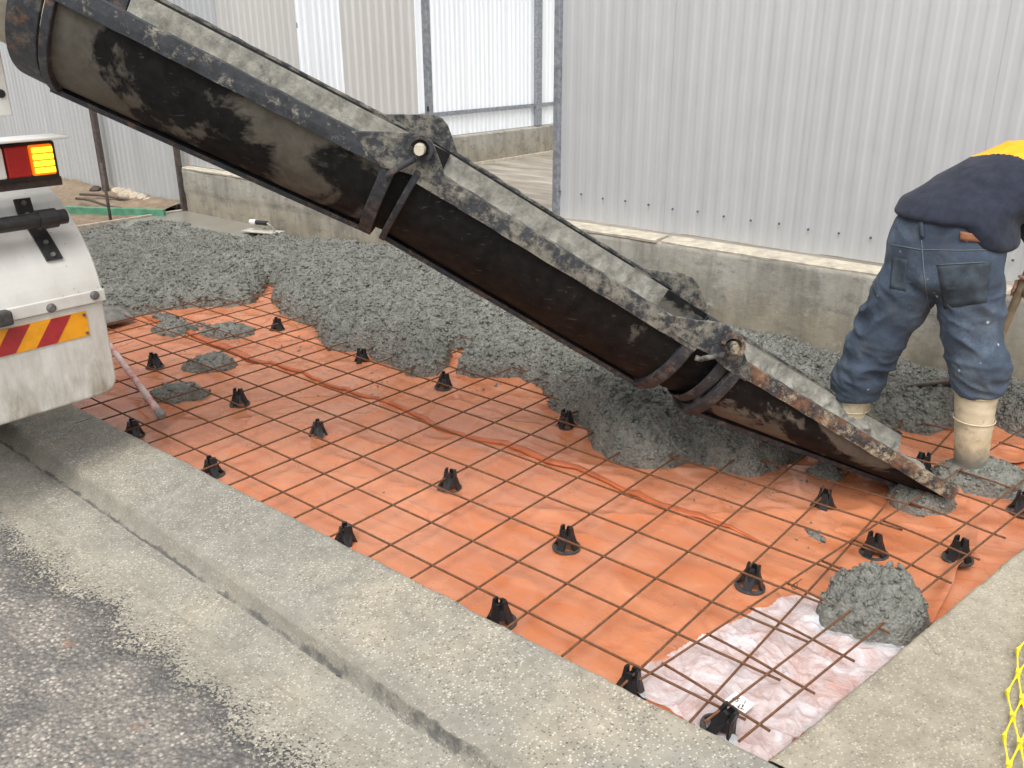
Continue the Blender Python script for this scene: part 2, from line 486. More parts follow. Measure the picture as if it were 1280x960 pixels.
def m_sheet(name, c0, rough=0.42, metal=0.25, spots=0.0):
    m = M(name)
    st = m.noise(6, 5, 0.6, co=m.mapped((1.2, 1.2, 0.06)))
    c = m.ramp(st, [(0.3, tuple(q * 0.93 for q in c0)), (0.7, tuple(q * 1.05 for q in c0))])
    z = m.sep()[2]
    splash = m.math('MULTIPLY', m.ramp(m.math('ADD', z, m.math('MULTIPLY', m.noise(14, 5), 0.25)), [(0.15, 1.0), (0.8, 0.0)]), m.ramp(m.noise(16, 5, 0.7), [(0.4, 0.0), (0.75, 0.4)]))
    c = m.mix(splash, c, (0.42, 0.38, 0.31))
    strk = m.math('MULTIPLY', m.ramp(m.noise(11, 6, 0.7, co=m.mapped((1.4, 1.4, 0.035))), [(0.55, 0.0), (0.75, 0.35)]), m.ramp(m.noise(1.7, 3), [(0.35, 0.2), (0.65, 1.0)]))
    c = m.mix(strk, c, tuple(q * 0.62 for q in c0))
    if spots:
        v = m.vor(26, out='Color'); bw = m.n('ShaderNodeRGBToBW'); m.l(v, bw.inputs[0])
        s1 = m.math('MULTIPLY', m.ramp(bw.outputs[0], [(0.12, 1.0), (0.14, 0.0)]), m.ramp(m.vor(26), [(0.1, 1.0), (0.16, 0.0)]))
        c = m.mix(m.math('MULTIPLY', s1, spots), c, (0.10, 0.10, 0.10))
    m.col(c); m.set(Roughness=m.ramp(m.noise(9, 4), [(0.3, rough - 0.06), (0.7, rough + 0.1)]), Metallic=metal)
    m.bump(m.noise(2.2, 4, co=m.mapped((1, 1, 0.5))), 0.25, 0.02)
    return m.m

def m_denim():
    m = M('denim')
    wv = m.noise(420, 2, 0.5, co=m.mapped((1, 1, 0.35), (0.2, 0.3, 0)))
    big = m.noise(4.5, 5, 0.6)
    c = m.ramp(big, [(0.3, (0.026, 0.036, 0.058)), (0.52, (0.055, 0.078, 0.115)), (0.70, (0.14, 0.175, 0.215))])
    c = m.mix(0.55, c, m.ramp(wv, [(0.3, 0.6), (0.7, 1.35)]), 'MULTIPLY')
    dirt = m.ramp(m.noise(6, 5, 0.7), [(0.50, 0.0), (0.70, 0.5)])
    c = m.mix(dirt, c, (0.085, 0.085, 0.08))
    v = m.vor(24, out='Color'); bw = m.n('ShaderNodeRGBToBW'); m.l(v, bw.inputs[0])
    s1 = m.math('MULTIPLY', m.ramp(bw.outputs[0], [(0.26, 1.0), (0.30, 0.0)]), m.ramp(m.math('ADD', m.vor(24), m.math('MULTIPLY', m.math('SUBTRACT', m.noise(70, 3), 0.5), 0.3)), [(0.08, 1.0), (0.16, 0.0)]))
    c = m.mix(m.math('MULTIPLY', s1, 0.75), c, (0.6, 0.62, 0.65))
    m.col(c); m.set(Roughness=0.9)
    m.bump(wv, 0.3, 0.002); m.bump(m.noise(26, 4, 0.6), 0.35, 0.012)
    return m.m

def m_navy():
    m = M('navy_fleece')
    c = m.ramp(m.noise(30, 5), [(0.3, (0.009, 0.012, 0.023)), (0.7, (0.019, 0.024, 0.042))])
    m.col(c); m.set(Roughness=0.95)
    m.b.inputs['Sheen Weight'].default_value = 0.06
    m.bump(m.noise(14, 4), 0.35, 0.015); m.bump(m.noise(260, 2), 0.3, 0.002)
    return m.m

def m_boot():
    m = M('cream_rubber_boot')
    c = m.ramp(m.noise(9, 5), [(0.3, (0.52, 0.42, 0.26)), (0.7, (0.66, 0.57, 0.42))])
    d = m.ramp(m.noise(14, 8, 0.78), [(0.50, 0.0), (0.64, 0.8)])
    c = m.mix(d, c, (0.27, 0.225, 0.155))
    z = m.sep()[2]
    low = m.ramp(m.math('ADD', z, m.math('MULTIPLY', m.noise(12, 5), 0.14)), [(0.12, 1.0), (0.19, 0.0)])
    c = m.mix(low, c, (0.17, 0.165, 0.14))
    m.col(c); m.set(Roughness=0.5); m.bump(m.noise(30, 5), 0.25, 0.006)
    return m.m

def m_dirt():
    m = M('dirt')
    c = m.ramp(m.noise(7, 7, 0.7), [(0.3, (0.16, 0.115, 0.075)), (0.55, (0.27, 0.20, 0.135)), (0.75, (0.38, 0.31, 0.23))])
    m.col(c); m.set(Roughness=0.95); m.bump(m.noise(30, 6, 0.7), 0.9, 0.03)
    return m.m

def m_yard():
    m = M('yard_concrete')
    c = m.ramp(m.noise(3, 6, 0.7, co=m.mapped((0.35, 1.6, 1), (0, 0, 0.15))), [(0.3, (0.13, 0.105, 0.08)), (0.5, (0.26, 0.23, 0.185)), (0.72, (0.44, 0.41, 0.35))])
    m.col(c); m.set(Roughness=0.7); m.bump(m.noise(8, 5), 0.4, 0.01)
    return m.m

def m_clear():
    m = M('clear_plastic_film')
    m.col((0.86, 0.88, 0.92))
    n = m.noise(9, 6, 0.7, dist=1.5)
    m.set(Roughness=0.22, Alpha=m.ramp(n, [(0.3, 0.26), (0.7, 0.70)]))
    m.bump(m.noise(28, 5, 0.6, dist=2.5), 0.7, 0.012)
    return m.m

MT = {}
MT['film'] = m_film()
MT['kerb'] = m_gutter()
MT['slab'] = m_kerb('slab_concrete', (0.335, 0.297, 0.226), (0.39, 0.35, 0.268), speck=0.6)[0].m
MT['asphalt'] = m_asphalt()
MT['wet'] = m_wet()
MT['rebar'] = m_rebar()
MT['black_plastic'] = plain('black_plastic', (0.012, 0.012, 0.013), 0.38, scale=60)
MT['grey_plastic'] = plain('dusty_black_plastic', (0.05, 0.047, 0.045), 0.55, scale=90, var=0.4)
MT['chute'] = m_chute_black('chute_black_paint', 0.60, 2.6, (0.13, 0.12, 0.10))
MT['chute_a'] = m_chute_black('chute_black_dusty', 0.515, 1.5, (0.14, 0.127, 0.105))
MT['chute_c'] = m_chute_black('chute_black_slurry', 0.50, 2.6, (0.16, 0.15, 0.125))
MT['lip_a'] = m_chute_lip('lip_splattered_dark', 0.20, 0.10, (0.33, 0.31, 0.26))
MT['lip_b'] = m_chute_lip('lip_splattered_pale', 0.52, 0.22, (0.20, 0.187, 0.155))
MT['lip_c'] = m_chute_lip('lip_rusty', 0.42, 0.75, (0.42, 0.35, 0.24))
MT['rib'] = m_chute_lip('rib_rusty_dark', 0.30, 0.40, (0.12, 0.105, 0.085))
MT['residue'] = m_residue()
MT['white'] = m_white_paint()
MT['wall'] = m_wall('wall_concrete')
MT['wallcap'] = plain('pale_ledge_concrete', (0.44, 0.395, 0.315), 0.9, bumpd=0.01, scale=18, var=0.25)
MT['sheet'] = m_sheet('grey_sheet_metal', (0.52, 0.53, 0.54))
MT['sheet_l'] = m_sheet('weathered_grey_sheet_metal', (0.46, 0.475, 0.485), spots=0.8)
MT['sheet_t'] = m_sheet('beige_grey_sheet_metal', (0.56, 0.55, 0.53))
MT['sheet_w'] = m_sheet('white_sheet_metal', (0.86, 0.89, 0.93), metal=0.0, rough=0.5)
MT['galv'] = plain('galvanised_steel', (0.30, 0.32, 0.35), 0.45, 0.55, scale=35, var=0.3)
MT['darkpost'] = plain('rusty_dark_post', (0.075, 0.058, 0.05), 0.8, scale=30, var=0.45, bumpd=0.003)
MT['screw'] = plain('screw_head', (0.12, 0.13, 0.15), 0.5, 0.4)
MT['timber'] = plain('form_timber', (0.36, 0.31, 0.25), 0.85, scale=14, var=0.35, bumpd=0.004)
MT['green'] = plain('green_painted_timber', (0.09, 0.26, 0.16), 0.7, scale=9, var=0.35, bumpd=0.003)
MT['dirt'] = m_dirt()
MT['yard'] = m_yard()
MT['rock'] = plain('pale_stone', (0.45, 0.38, 0.29), 0.9, scale=20, var=0.35, bumpd=0.01)
MT['denim'] = m_denim()
MT['denim_dk'] = plain('denim_pocket', (0.036, 0.048, 0.062), 0.92, scale=22, var=0.5, bumpd=0.004)
MT['stitch'] = plain('denim_stitching', (0.11, 0.12, 0.13), 0.9)
MT['navy'] = m_navy()
MT['hivis'] = plain('hivis_yellow', (0.90, 0.40, 0.012), 0.8, scale=20, var=0.1, bumpd=0.004)
MT['leather'] = plain('leather_patch', (0.22, 0.085, 0.035), 0.7, scale=40, var=0.3)
MT['boot'] = m_boot()
MT['skin'] = plain('skin', (0.50, 0.28, 0.19), 0.55, scale=40, var=0.1)
MT['hair'] = plain('dark_hair', (0.03, 0.022, 0.016), 0.6, scale=120, var=0.5, bumpd=0.004)
MT['steel'] = plain('worn_steel', (0.23, 0.22, 0.20), 0.42, 0.5, scale=18, var=0.4, bumpd=0.002)
MT['blade'] = plain('concrete_stained_steel', (0.16, 0.145, 0.12), 0.55, 0.2, scale=16, var=0.35, bumpd=0.003)
MT['wood'] = plain('worn_wood_handle', (0.20, 0.15, 0.09), 0.75, scale=20, var=0.35)
MT['blackmetal'] = plain('black_powder_coat', (0.018, 0.018, 0.019), 0.5, scale=50, var=0.4, bumpd=0.002)
MT['bolt'] = plain('bolt_head', (0.16, 0.155, 0.15), 0.5, 0.4, scale=80, var=0.3)
MT['rubber'] = plain('tyre_rubber', (0.02, 0.02, 0.02), 0.8, scale=60, var=0.3)
MT['sign_y'] = plain('hazard_yellow', (0.78, 0.33, 0.012), 0.45, scale=30, var=0.12)
MT['sign_r'] = plain('hazard_red', (0.36, 0.025, 0.03), 0.45, scale=30, var=0.15)
MT['lens_red'] = plain('red_lens', (0.45, 0.012, 0.012), 0.25, scale=300, var=0.3, bumpd=0.002)
mm = M('amber_lens'); mm.col((0.85, 0.22, 0.01)); mm.set(Roughness=0.25); mm.b.inputs['Emission Color'].default_value = (1.0, 0.16, 0.0, 1); mm.b.inputs['Emission Strength'].default_value = 0.5
MT['lens_amber'] = mm.m
mm = M('lit_amber_led'); mm.col((1, 0.6, 0.05)); mm.b.inputs['Emission Color'].default_value = (1.0, 0.62, 0.02, 1); mm.b.inputs['Emission Strength'].default_value = 1.6
MT['led'] = mm.m
MT['redpole'] = None
m = M('red_and_white_worn_handle')
cc = m.ramp(m.noise(7, 5, 0.7, co=m.mapped((1, 1, 1))), [(0.40, (0.55, 0.10, 0.09)), (0.50, (0.62, 0.42, 0.38)), (0.7, (0.66, 0.62, 0.57))])
m.col(cc); m.set(Roughness=0.6); MT['redpole'] = m.m
MT['net'] = plain('yellow_plastic_net', (0.86, 0.72, 0.03), 0.45, scale=30, var=0.08)
MT['clear'] = m_clear()
MT['paper'] = plain('white_paper', (0.82, 0.82, 0.80), 0.7, scale=30, var=0.03)
MT['ink'] = plain('black_ink', (0.03, 0.03, 0.035), 0.7)
MT['orange_knob'] = plain('white_handle_plastic', (0.72, 0.68, 0.62), 0.5)
MT['float'] = plain('float_board', (0.45, 0.42, 0.37), 0.7, scale=20, var=0.25)

# ------------------------------------------------------------------ setting
FZ = -0.060      # film
TOP = 0.050      # kerb / slab top
WY = 2.90        # face of the concrete wall
def edge_x(y): return 1.23 + 0.17 * (y + 0.12)      # edge of the old slab on the right

g = mk('ground', [(-400, -400, -0.16), (400, -400, -0.16), (400, 400, -0.16), (-400, 400, -0.16)], [(0, 1, 2, 3)], MT['dirt'])
tag(g, kind='structure')

# kerb and gutter
def gz(y): return -0.028 - 0.012 * sstep(-0.50, -0.62, y) + 0.012 * sstep(-0.62, -0.80, y)
KX = np.concatenate([np.arange(-12, -3.2, 0.2), np.arange(-3.2, 2.2, 0.012), np.arange(2.2, 8, 0.2)])
def lip_y(x): return -0.418 - 0.042 * (np.clip(x, -3, 1.4) + 1.83)
def bot_y(x): return -0.462 - 0.024 * (np.clip(x, -3, 1.4) + 1.9)
rows = []
prof_n = 46
for x in KX:
    ly, by = lip_y(x), min(bot_y(x), lip_y(x) - 0.014)
    pts = []
    e0 = -0.137 + 0.006 * float(vn(x * 9, 1.0, 3)) + 0.008 * max(0, float(vn(x * 30, 2.0, 4)) - 0.15)
    pts += [(e0, -0.16), (e0 + 0.004, -0.02), (e0, TOP - 0.010), (e0 - 0.004, TOP - 0.003), (e0 - 0.011, TOP)]
    for t in np.linspace(0.06, 1, 18):
        y = e0 - 0.011 + (ly - e0 + 0.011) * t
        z = TOP - 0.020 * t ** 1.5
        if t > 0.95: z -= 0.003 * ((t - 0.95) / 0.05) ** 2
        pts.append((y, z))
    zl = pts[-1][1]
    for t in (0.10, 0.5, 0.92, 1.1):
        pts.append((ly + (by - ly) * t, zl + (gz(by) - 0.006 - zl) * min(1, t) ** 0.9))
    for y in np.linspace(by - 0.02, -0.86, 14): pts.append((y, float(gz(y))))
    pts.append((-0.90, -0.16))
    rows.append([(x, y, z) for y, z in pts])
R = np.array(rows, float)
nb = fbm(R[:, :, 0] * 14, R[:, :, 1] * 14, 11, 3) * 0.0022
R[:, 3:-1, 2] += nb[:, 3:-1]
v, f = loft(list(R))
kerb = mk('kerb_and_gutter', v, np.array(f), MT['kerb'], smooth=True)
tag(kerb, kind='structure')
# expansion joint across the kerb, a recessed dark strip proud by a hair
jx = -1.93
v, f = tube([(jx - 0.02 * t + 0.012 * float(vn(t * 6, 0, 5)), -0.14 + t * (-0.27), TOP - 0.0005 - 0.026 * t ** 1.5) for t in np.linspace(0.05, 0.97, 16)], 0.0022, 5)
tag(mk('joint', v, f, MT['blackmetal'], kerb), None)

# road with ragged worn edge over the gutter
def road_z(X, Y):
    n = fbm(X * 4, Y * 4, 21, 3) * 0.09 + fbm(X * 85, Y * 85, 22, 2) * 0.24
    mk_ = sstep(-0.72, -0.90, Y + n * 0.5)
    st = 1 - worley(X * 72, Y * 72, 23)
    return gz(Y) + 0.0022 - 0.006 * sstep(-0.655, -0.62, Y) + 0.003 * mk_ + 0.004 * st * mk_
road = hfield('road', np.concatenate([[-60, -20, -8, -4, -3], np.arange(-2.4, 1.1, 0.0045), [2, 4, 9, 20, 60]]),
              np.concatenate([[-40, -14, -6, -3, -2.2], np.arange(-1.70, -0.60, 0.0045)]), road_z, MT['asphalt'])
tag(road, kind='structure')

# old concrete slab on the right
ys = np.arange(-0.1345, 2.89, 0.02)
def slab():
    cols = []
    for y in np.append(ys, 2.893):
        ex = edge_x(y) + 0.006 * float(vn(y * 8, 0, 31)) + 0.004 * float(vn(y * 40, 0, 32))
        row = [(ex + 0.004, y, -0.16), (ex, y, TOP - 0.012), (ex + 0.004, y, TOP - 0.004), (ex + 0.012, y, TOP)]
        for t in np.linspace(0, 1, 60)[1:]:
            row.append((ex + 0.012 + 2.0 * t ** 1.4, y, TOP + 0.002 * float(vn(t * 40, y * 18, 33))))
        row.append((8, y, TOP))
        cols.append(row)
    return loft([np.array(c, float) for c in cols][::-1])
v, f = slab()
slab_o = mk('footpath_slab', v, np.array(f), MT['slab'], smooth=True)
tag(slab_o, kind='structure')
# crack in the slab
cp = [onz(*q, TOP + 0.0012) for q in [(1150, 792), (1160, 800), (1166, 812), (1176, 822), (1182, 828), (1190, 842), (1199, 850)]]
v, f = tube(cp, [0.0007, 0.0009, 0.0006, 0.0008, 0.0006, 0.0004, 0.0003], 4)
mk('crack', v, f, MT['timber'], slab_o)

# dirt beyond the form at the far end
dirt = hfield('dirt', np.linspace(-16, -6.285, 130), np.linspace(-0.12, 2.96, 70),
              lambda X, Y: 0.03 + 0.05 * fbm(X * 1.6, Y * 1.6, 41, 5) + 0.025 * fbm(X * 9, Y * 9, 42, 3) + 0.07 * sstep(2.5, 2.95, Y), MT['dirt'])
tag(dirt, kind='structure')
# yard beyond the wall
yard = hfield('yard_slab', np.linspace(-6.2, 8, 60), np.linspace(3.1, 22, 60), lambda X, Y: 0.05 + 0.012 * fbm(X, Y, 43, 3), MT['yard'])
tag(yard, kind='structure')
yard2 = mk('yard_strip', [(-30, 3.06, 0.02), (-6.2, 3.06, 0.02), (-6.2, 22, 0.02), (-30, 22, 0.02)], [(0, 1, 2, 3)], MT['dirt'])
tag(yard2, kind='structure')

# ------------------------------------------------------------------ concrete wall
def rough_wall(name, x0, x1, yfun, z0, z1, mat, depth, parent=None, seed=0, lift=None):
    xs = np.linspace(x0, x1, int((x1 - x0) / 0.03)); zs = np.linspace(z0, z1, 22)
    rings = []
    for x in xs:
        row = []
        for z in zs:
            y = yfun(x) + 0.004 * float(fbm(np.array(x * 5.0), np.array(z * 9.0), seed, 3)) + (0.007 if lift is not None and z < lift + 0.01 * float(vn(x * 3, 0, seed)) else 0.0)
            row.append((x, y, z))
        zt = z1 + 0.008 * float(vn(x * 6, 2, seed + 3))
        row.append((x, yfun(x) + 0.010, zt + 0.008)); row.append((x, yfun(x) + depth, zt + 0.012)); row.append((x, yfun(x) + depth, z0))
        rings.append(np.array(row, float))
    return loft(rings)
wall = empty('concrete_wall', (-2, 3.0, 0.05))
tag(wall, 'low stained concrete wall running behind the wet slab', 'wall')
v, f = rough_wall('w', -6.19, -0.9105, lambda x: WY, -0.1, 0.438, MT['wall'], 0.16, seed=51, lift=0.235)
mk('wall_section', v, f, MT['wall'], wall, smooth=True)
v, f = rough_wall('w', -0.908, 6.0, lambda x: WY - 0.006, -0.1, 0.445, MT['wall'], 0.166, seed=52, lift=None)
mk('wall_section', v, f, MT['wall'], wall, smooth=True)
for (a, b) in ((-6.18, -2.9), (-1.78, -0.90), (-0.905, 6.0)):
    xs = np.arange(a, b, 0.04); rings = []
    for x in xs:
        e = 0.006 * float(vn(x * 7, 4, 54)); e2 = 0.006 * float(vn(x * 11, 5, 55))
        rings.append(np.array([(x, WY - 0.004 + e, 0.444), (x, WY - 0.006 + e, 0.458 + e2), (x, WY + 0.004 + e, 0.465 + e2), (x, WY + 0.135, 0.470), (x, WY + 0.135, 0.444)]))
    v, f = loft(rings, closed=True, capends=True)
    mk('ledge', v, f, MT['wallcap'], wall, smooth=False)

# ------------------------------------------------------------------ sheet fences
def sheet_profile(length, pitch, depth, off=0.0):
    pts = [(0, 0)]; x = off
    while x < length:
        for dx, d in ((0.0, 0), (pitch * 0.30, 0), (pitch * 0.48, depth), (pitch * 0.80, depth), (pitch * 0.98, 0)):
            if 0 < x + dx < length: pts.append((x + dx, d))
        x += pitch
    pts.append((length, 0)); return pts
def sheet(name, p0, direc, length, z0, z1, pitch, depth, mat, parent, n=None, jag=0.0):
    direc = unit(np.asarray(direc, float)); nrm = V(direc[1], -direc[0], 0) if n is None else n
    pr = sheet_profile(length, pitch, depth); lo, hi = [], []
    for i, (s, d) in enumerate(pr):
        q = np.asarray(p0, float) + direc * s + nrm * d
        lo.append((q[0], q[1], z0 + jag * float(vn(s * 9, 1, 61)))); hi.append((q[0], q[1], z1))
    v, f = loft([np.array(lo, float), np.array(hi, float)])
    o = mk(name, v, f, mat, parent)
    solid(o, 0.0012)
    return o
def post(name, base, h, w, d, mat, parent, ax=None):
    v, f = box((base[0], base[1], base[2] + h / 2), (w, d, h), ax)
    return mk(name, v, f, mat, parent)

# right fence on the wall
FY = 3.045
fr = empty('sheet_metal_fence', (0.2, FY, 0.47))
tag(fr, 'tall light grey ribbed metal fence standing on the wall behind the worker', 'fence')
bounds = [-1.78, -1.02, -0.155, 0.70, 1.55, 2.4, 3.25, 4.1]
for i in range(len(bounds) - 1):
    a, b = bounds[i], bounds[i + 1]
    sheet('panel', (a, FY + 0.004 * (i % 2), 0), (1, 0, 0), b - a + 0.035, 0.485, 2.5, 0.085, 0.0026, MT['sheet'], fr, V(0, -1, 0), 0.008)
v, f = box((-1.80, FY - 0.01, 1.52), (0.045, 0.045, 2.05)); bevel(mk('end_post', v, f, MT['galv'], fr), 0.004)
for z in (0.62, 1.5, 2.35):
    v, f = box((1.2, FY + 0.045, z), (5.9, 0.05, 0.06)); mk('rail', v, f, MT['galv'], fr)
sc = []
for i in range(29):
    x = -1.805 + 0.035 + 0.170 * i
    c = V(x, FY - 0.012, 0.652 - 0.0035 * i + 0.004 * math.sin(i * 2.3))
    sc.append(tube([c, c + V(0, -0.008, 0)], [0.0075, 0.005], 8))
v, f = join(sc); tag(mk('screw_row', v, f, MT['screw'], fr), kind='stuff')

# left fence: down to the dirt, and on the wall
fl = empty('weathered_fence', (-8.5, 3.0, 0.05))
tag(fl, 'weathered grey ribbed metal fence standing in the dirt behind the truck', 'fence')
x = -15.0
while x < -6.35:
    L = min(0.80, -6.25 - x)
    sheet('panel', (x, 2.985, 0), (1, 0, 0), L + 0.03, 0.02, 2.5, 0.095, 0.012, MT['sheet_l'], fl, V(0, -1, 0)); x += 0.80
for bx_, wd in ((-7.74, 0.075), (-10.6, 0.075)):
    v, f = box((bx_, 2.885, 1.2), (wd, 0.05, 2.5)); bevel(mk('post', v, f, MT['darkpost'], fl), 0.006)
v, f = box((-6.235, 2.90, 1.2), (0.035, 0.05, 2.45)); mk('post', v, f, MT['darkpost'], fl)
for z in (0.7, 1.6):
    v, f = box((-10.6, 3.03, z), (8.7, 0.05, 0.05)); mk('rail', v, f, MT['galv'], fl)

fm = empty('wall_top_fence', (-5.3, 3.0, 0.47))
tag(fm, 'grey ribbed metal fence on the low wall, behind the upper chute', 'fence')
for (a, b, mt) in ((-6.20, -5.45, 'sheet_l'), (-5.45, -4.36, 'sheet_t')):
    sheet('panel', (a, 2.99, 0), (1, 0, 0), b - a, 0.475, 2.5, 0.085, 0.010, MT[mt], fm, V(0, -1, 0))
for z in (0.75, 1.7, 2.4):
    v, f = box((-5.30, 3.035, z), (1.74, 0.04, 0.04)); mk('rail', v, f, MT['galv'], fm)
fs_ = empty('fence_sheet', (-3.4, 3.0, 0.47))
tag(fs_, 'single beige-grey ribbed metal sheet between two bright white gaps', 'fence')
sheet('panel', (-3.83, 2.99, 0), (1, 0, 0), 0.80, 0.475, 2.5, 0.085, 0.010, MT['sheet_t'], fs_, V(0, -1, 0))
for z in (0.75, 1.7, 2.4):
    v, f = box((-3.43, 3.025, z), (0.70, 0.03, 0.04)); mk('rail', v, f, MT['galv'], fs_)
gp = empty('gate_post', (-2.90, 3.0, 0.45))
tag(gp, 'slim galvanised post with a latch slot beside the yard opening', 'post')
v, f = box((-2.93, 3.0, 1.48), (0.05, 0.04, 2.05)); bevel(mk('upright', v, f, MT['galv'], gp), 0.004)
v, f = box((-2.915, 2.976, 1.13), (0.012, 0.012, 0.035)); mk('latch_slot', v, f, MT['blackmetal'], gp)

# yard wall + white fence at X=-6.2 running away
yw = empty('yard_wall', (-6.25, 8, 0.05))
tag(yw, 'low grey concrete wall far across the yard, seen through the opening', 'wall')
rings = []
for y in np.arange(3.07, 20, 0.06):
    e = 0.01 * float(vn(y * 4, 1, 71))
    rings.append(np.array([(-6.2 + e, y, 0.0), (-6.2, y, 0.2 + e), (-6.2 + e, y, 0.42), (-6.21, y, 0.435), (-6.36, y, 0.44), (-6.36, y, 0.0)]))
v, f = loft(rings); mk('wall_section', v, f, MT['wall'], yw, smooth=False)
v, f = box((-6.19, 11.5, 0.06), (0.06, 16.8, 0.05)); mk('footing', v, f, MT['wallcap'], yw)
wf = empty('white_fence', (-6.28, 8, 0.44))
tag(wf, 'bright white ribbed metal fence on the far yard wall', 'fence')
y = 3.07
while y < 20:
    sheet('panel', (-6.30, y, 0), (0, 1, 0), 0.80, 0.445, 2.7, 0.085, 0.010, MT['sheet_w'], wf, V(1, 0, 0)); y += 0.80
for yy in (5.45, 8.45, 11.45, 14.45):
    v, f = box((-6.245, yy, 1.55), (0.06, 0.11, 2.2)); bevel(mk('post', v, f, MT['galv'], wf), 0.004)
for z in (0.72, 2.3):
    v, f = box((-6.262, 11.5, z), (0.025, 16.8, 0.05)); mk('rail', v, f, MT['galv'], wf)
yb = empty('rear_fence', (-1, 20.2, 0.05))
tag(yb, 'pale ribbed metal fence closing the back of the yard', 'fence')
x = -6.2
while x < 7.5:
    sheet('panel', (x, 20.2, 0), (1, 0, 0), 0.80, 0.04, 2.7, 0.085, 0.010, MT['sheet_w'], yb, V(0, -1, 0)); x += 0.80

# ------------------------------------------------------------------ film in the pit
edge_px = [(1195, 600), (1208, 632), (1216, 655), (1222, 668), (1217, 690), (1208, 703), (1196, 716), (1190, 738), (1180, 756), (1166, 782), (1150, 800), (1122, 828)]
ew = np.array([onz(*q, FZ + 0.004) for q in edge_px]); ew = ew[np.argsort(ew[:, 1])]
ey = np.concatenate([[-0.2, 0.2], ew[:, 1], [2.2, 3.0]]); ex_ = np.concatenate([[1.17, 1.22], ew[:, 0], [1.30, 1.42]])
def film_edge(y): return np.interp(y, ey, ex_)
def film_z(X, Y):
    a = 0.55
    u = X * math.cos(a) + Y * math.sin(a); v_ = -X * math.sin(a) + Y * math.cos(a)
    wq = vn(X * 1.5, Y * 1.5, 85) * 1.6
    r1 = np.abs(vn(u * 1.6 + wq, v_ * 5.5 + wq, 81)); r2 = np.abs(vn(u * 5 - wq, v_ * 2.2 + wq, 82))
    z = FZ + 0.006 * fbm(X * 2, Y * 2, 83, 3) + 0.024 * (0.5 - r1) ** 3 * 4 + 0.020 * (0.5 - r2) ** 3 * 4 + 0.010 * (0.5 - np.abs(vn(X * 4 + wq, Y * 3.2 - wq, 89))) ** 4 * 8
    return z - 0.005
def filmA_z(X, Y):
    e = film_edge(Y) - X
    lift = 0.022 * np.exp(-(e / 0.035) ** 2) * (0.4 + np.clip(vn(Y * 6, 0.3, 86) + 0.5, 0, 1)) * sstep(0.5, 0.75, Y)
    return film_z(X, Y) + lift
fxs = np.concatenate([np.linspace(-6.25, -3.2, 90), np.arange(-3.19, 1.45, 0.012)])
fys = np.arange(-0.150, 2.93, 0.012)
def hgrid(name, X, Y, Z, mat):
    nx, ny = X.shape; idx = np.arange(nx * ny).reshape(nx, ny)
    F = np.stack([idx[:-1, :-1], idx[1:, :-1], idx[1:, 1:], idx[:-1, 1:]], -1).reshape(-1, 4)
    return mk(name, np.stack([X, Y, Z], -1).reshape(-1, 3), F, mat, smooth=True)
sg = (fxs - fxs[0]) / (fxs[-1] - fxs[0])
SG, YG = np.meshgrid(sg, fys, indexing='ij')
XG = fxs[0] + SG * (film_edge(YG) + 0.004 * vn(YG * 40, 0.0, 88) - fxs[0])
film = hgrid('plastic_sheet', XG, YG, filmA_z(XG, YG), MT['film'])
tag(film, 'orange plastic film lining the pit under the reinforcing mesh', 'plastic sheet')
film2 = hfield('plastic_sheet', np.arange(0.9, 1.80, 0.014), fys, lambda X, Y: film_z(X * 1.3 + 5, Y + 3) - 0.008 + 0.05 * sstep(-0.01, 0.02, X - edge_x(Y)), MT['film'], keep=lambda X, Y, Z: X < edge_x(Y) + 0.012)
tag(film2, 'lower strip of orange plastic film along the edge of the old slab', 'plastic sheet')
# long fold line in the film
fpx = [(172, 394), (205, 405), (235, 415), (265, 429), (295, 441), (320, 454), (350, 460), (375, 467), (400, 478), (450, 495), (495, 507), (525, 522), (555, 537), (595, 550), (632, 559), (662, 570), (685, 581), (720, 588), (760, 604), (785, 617), (830, 636), (872, 647), (900, 657), (935, 671), (957, 682)]
fw = np.array([onz(*q, FZ) for q in fpx])
tt = np.linspace(0, len(fw) - 1, 150)
fw = np.stack([np.interp(tt, np.arange(len(fw)), fw[:, k]) for k in range(3)], 1)
rings = []
for i, q in enumerate(fw):
    t = unit(fw[min(i + 1, len(fw) - 1)] - fw[max(i - 1, 0)]); sd_ = V(-t[1], t[0], 0)
    zb = float(film_z(np.array(q[0]), np.array(q[1])))
    fade = min(1, i / 6, (149 - i) / 40 + 0.25)
    wv = 0.5 + 0.9 * float(vn(i * 0.14, 0, 87)) + 0.5
    h = (0.0105 + 0.007 * wv) * fade; wd = 0.006 + 0.014 * wv * wv * fade
    rings.append(np.array([q + sd_ * (wd) + V(0, 0, zb - q[2] - 0.002), q + sd_ * wd * 0.2 + V(0, 0, zb - q[2] + h), q - sd_ * wd * 0.75 + V(0, 0, zb - q[2] + h * 0.75), q - sd_ * wd * 0.95 + V(0, 0, zb - q[2] + h * 0.25), q - sd_ * wd * 0.3 + V(0, 0, zb - q[2] - 0.002)]))
v, f = loft(rings)
o = mk('fold', v, f, plain('orange_film_fold', (0.40, 0.105, 0.038), 0.35, scale=12, var=0.2), film, smooth=True)

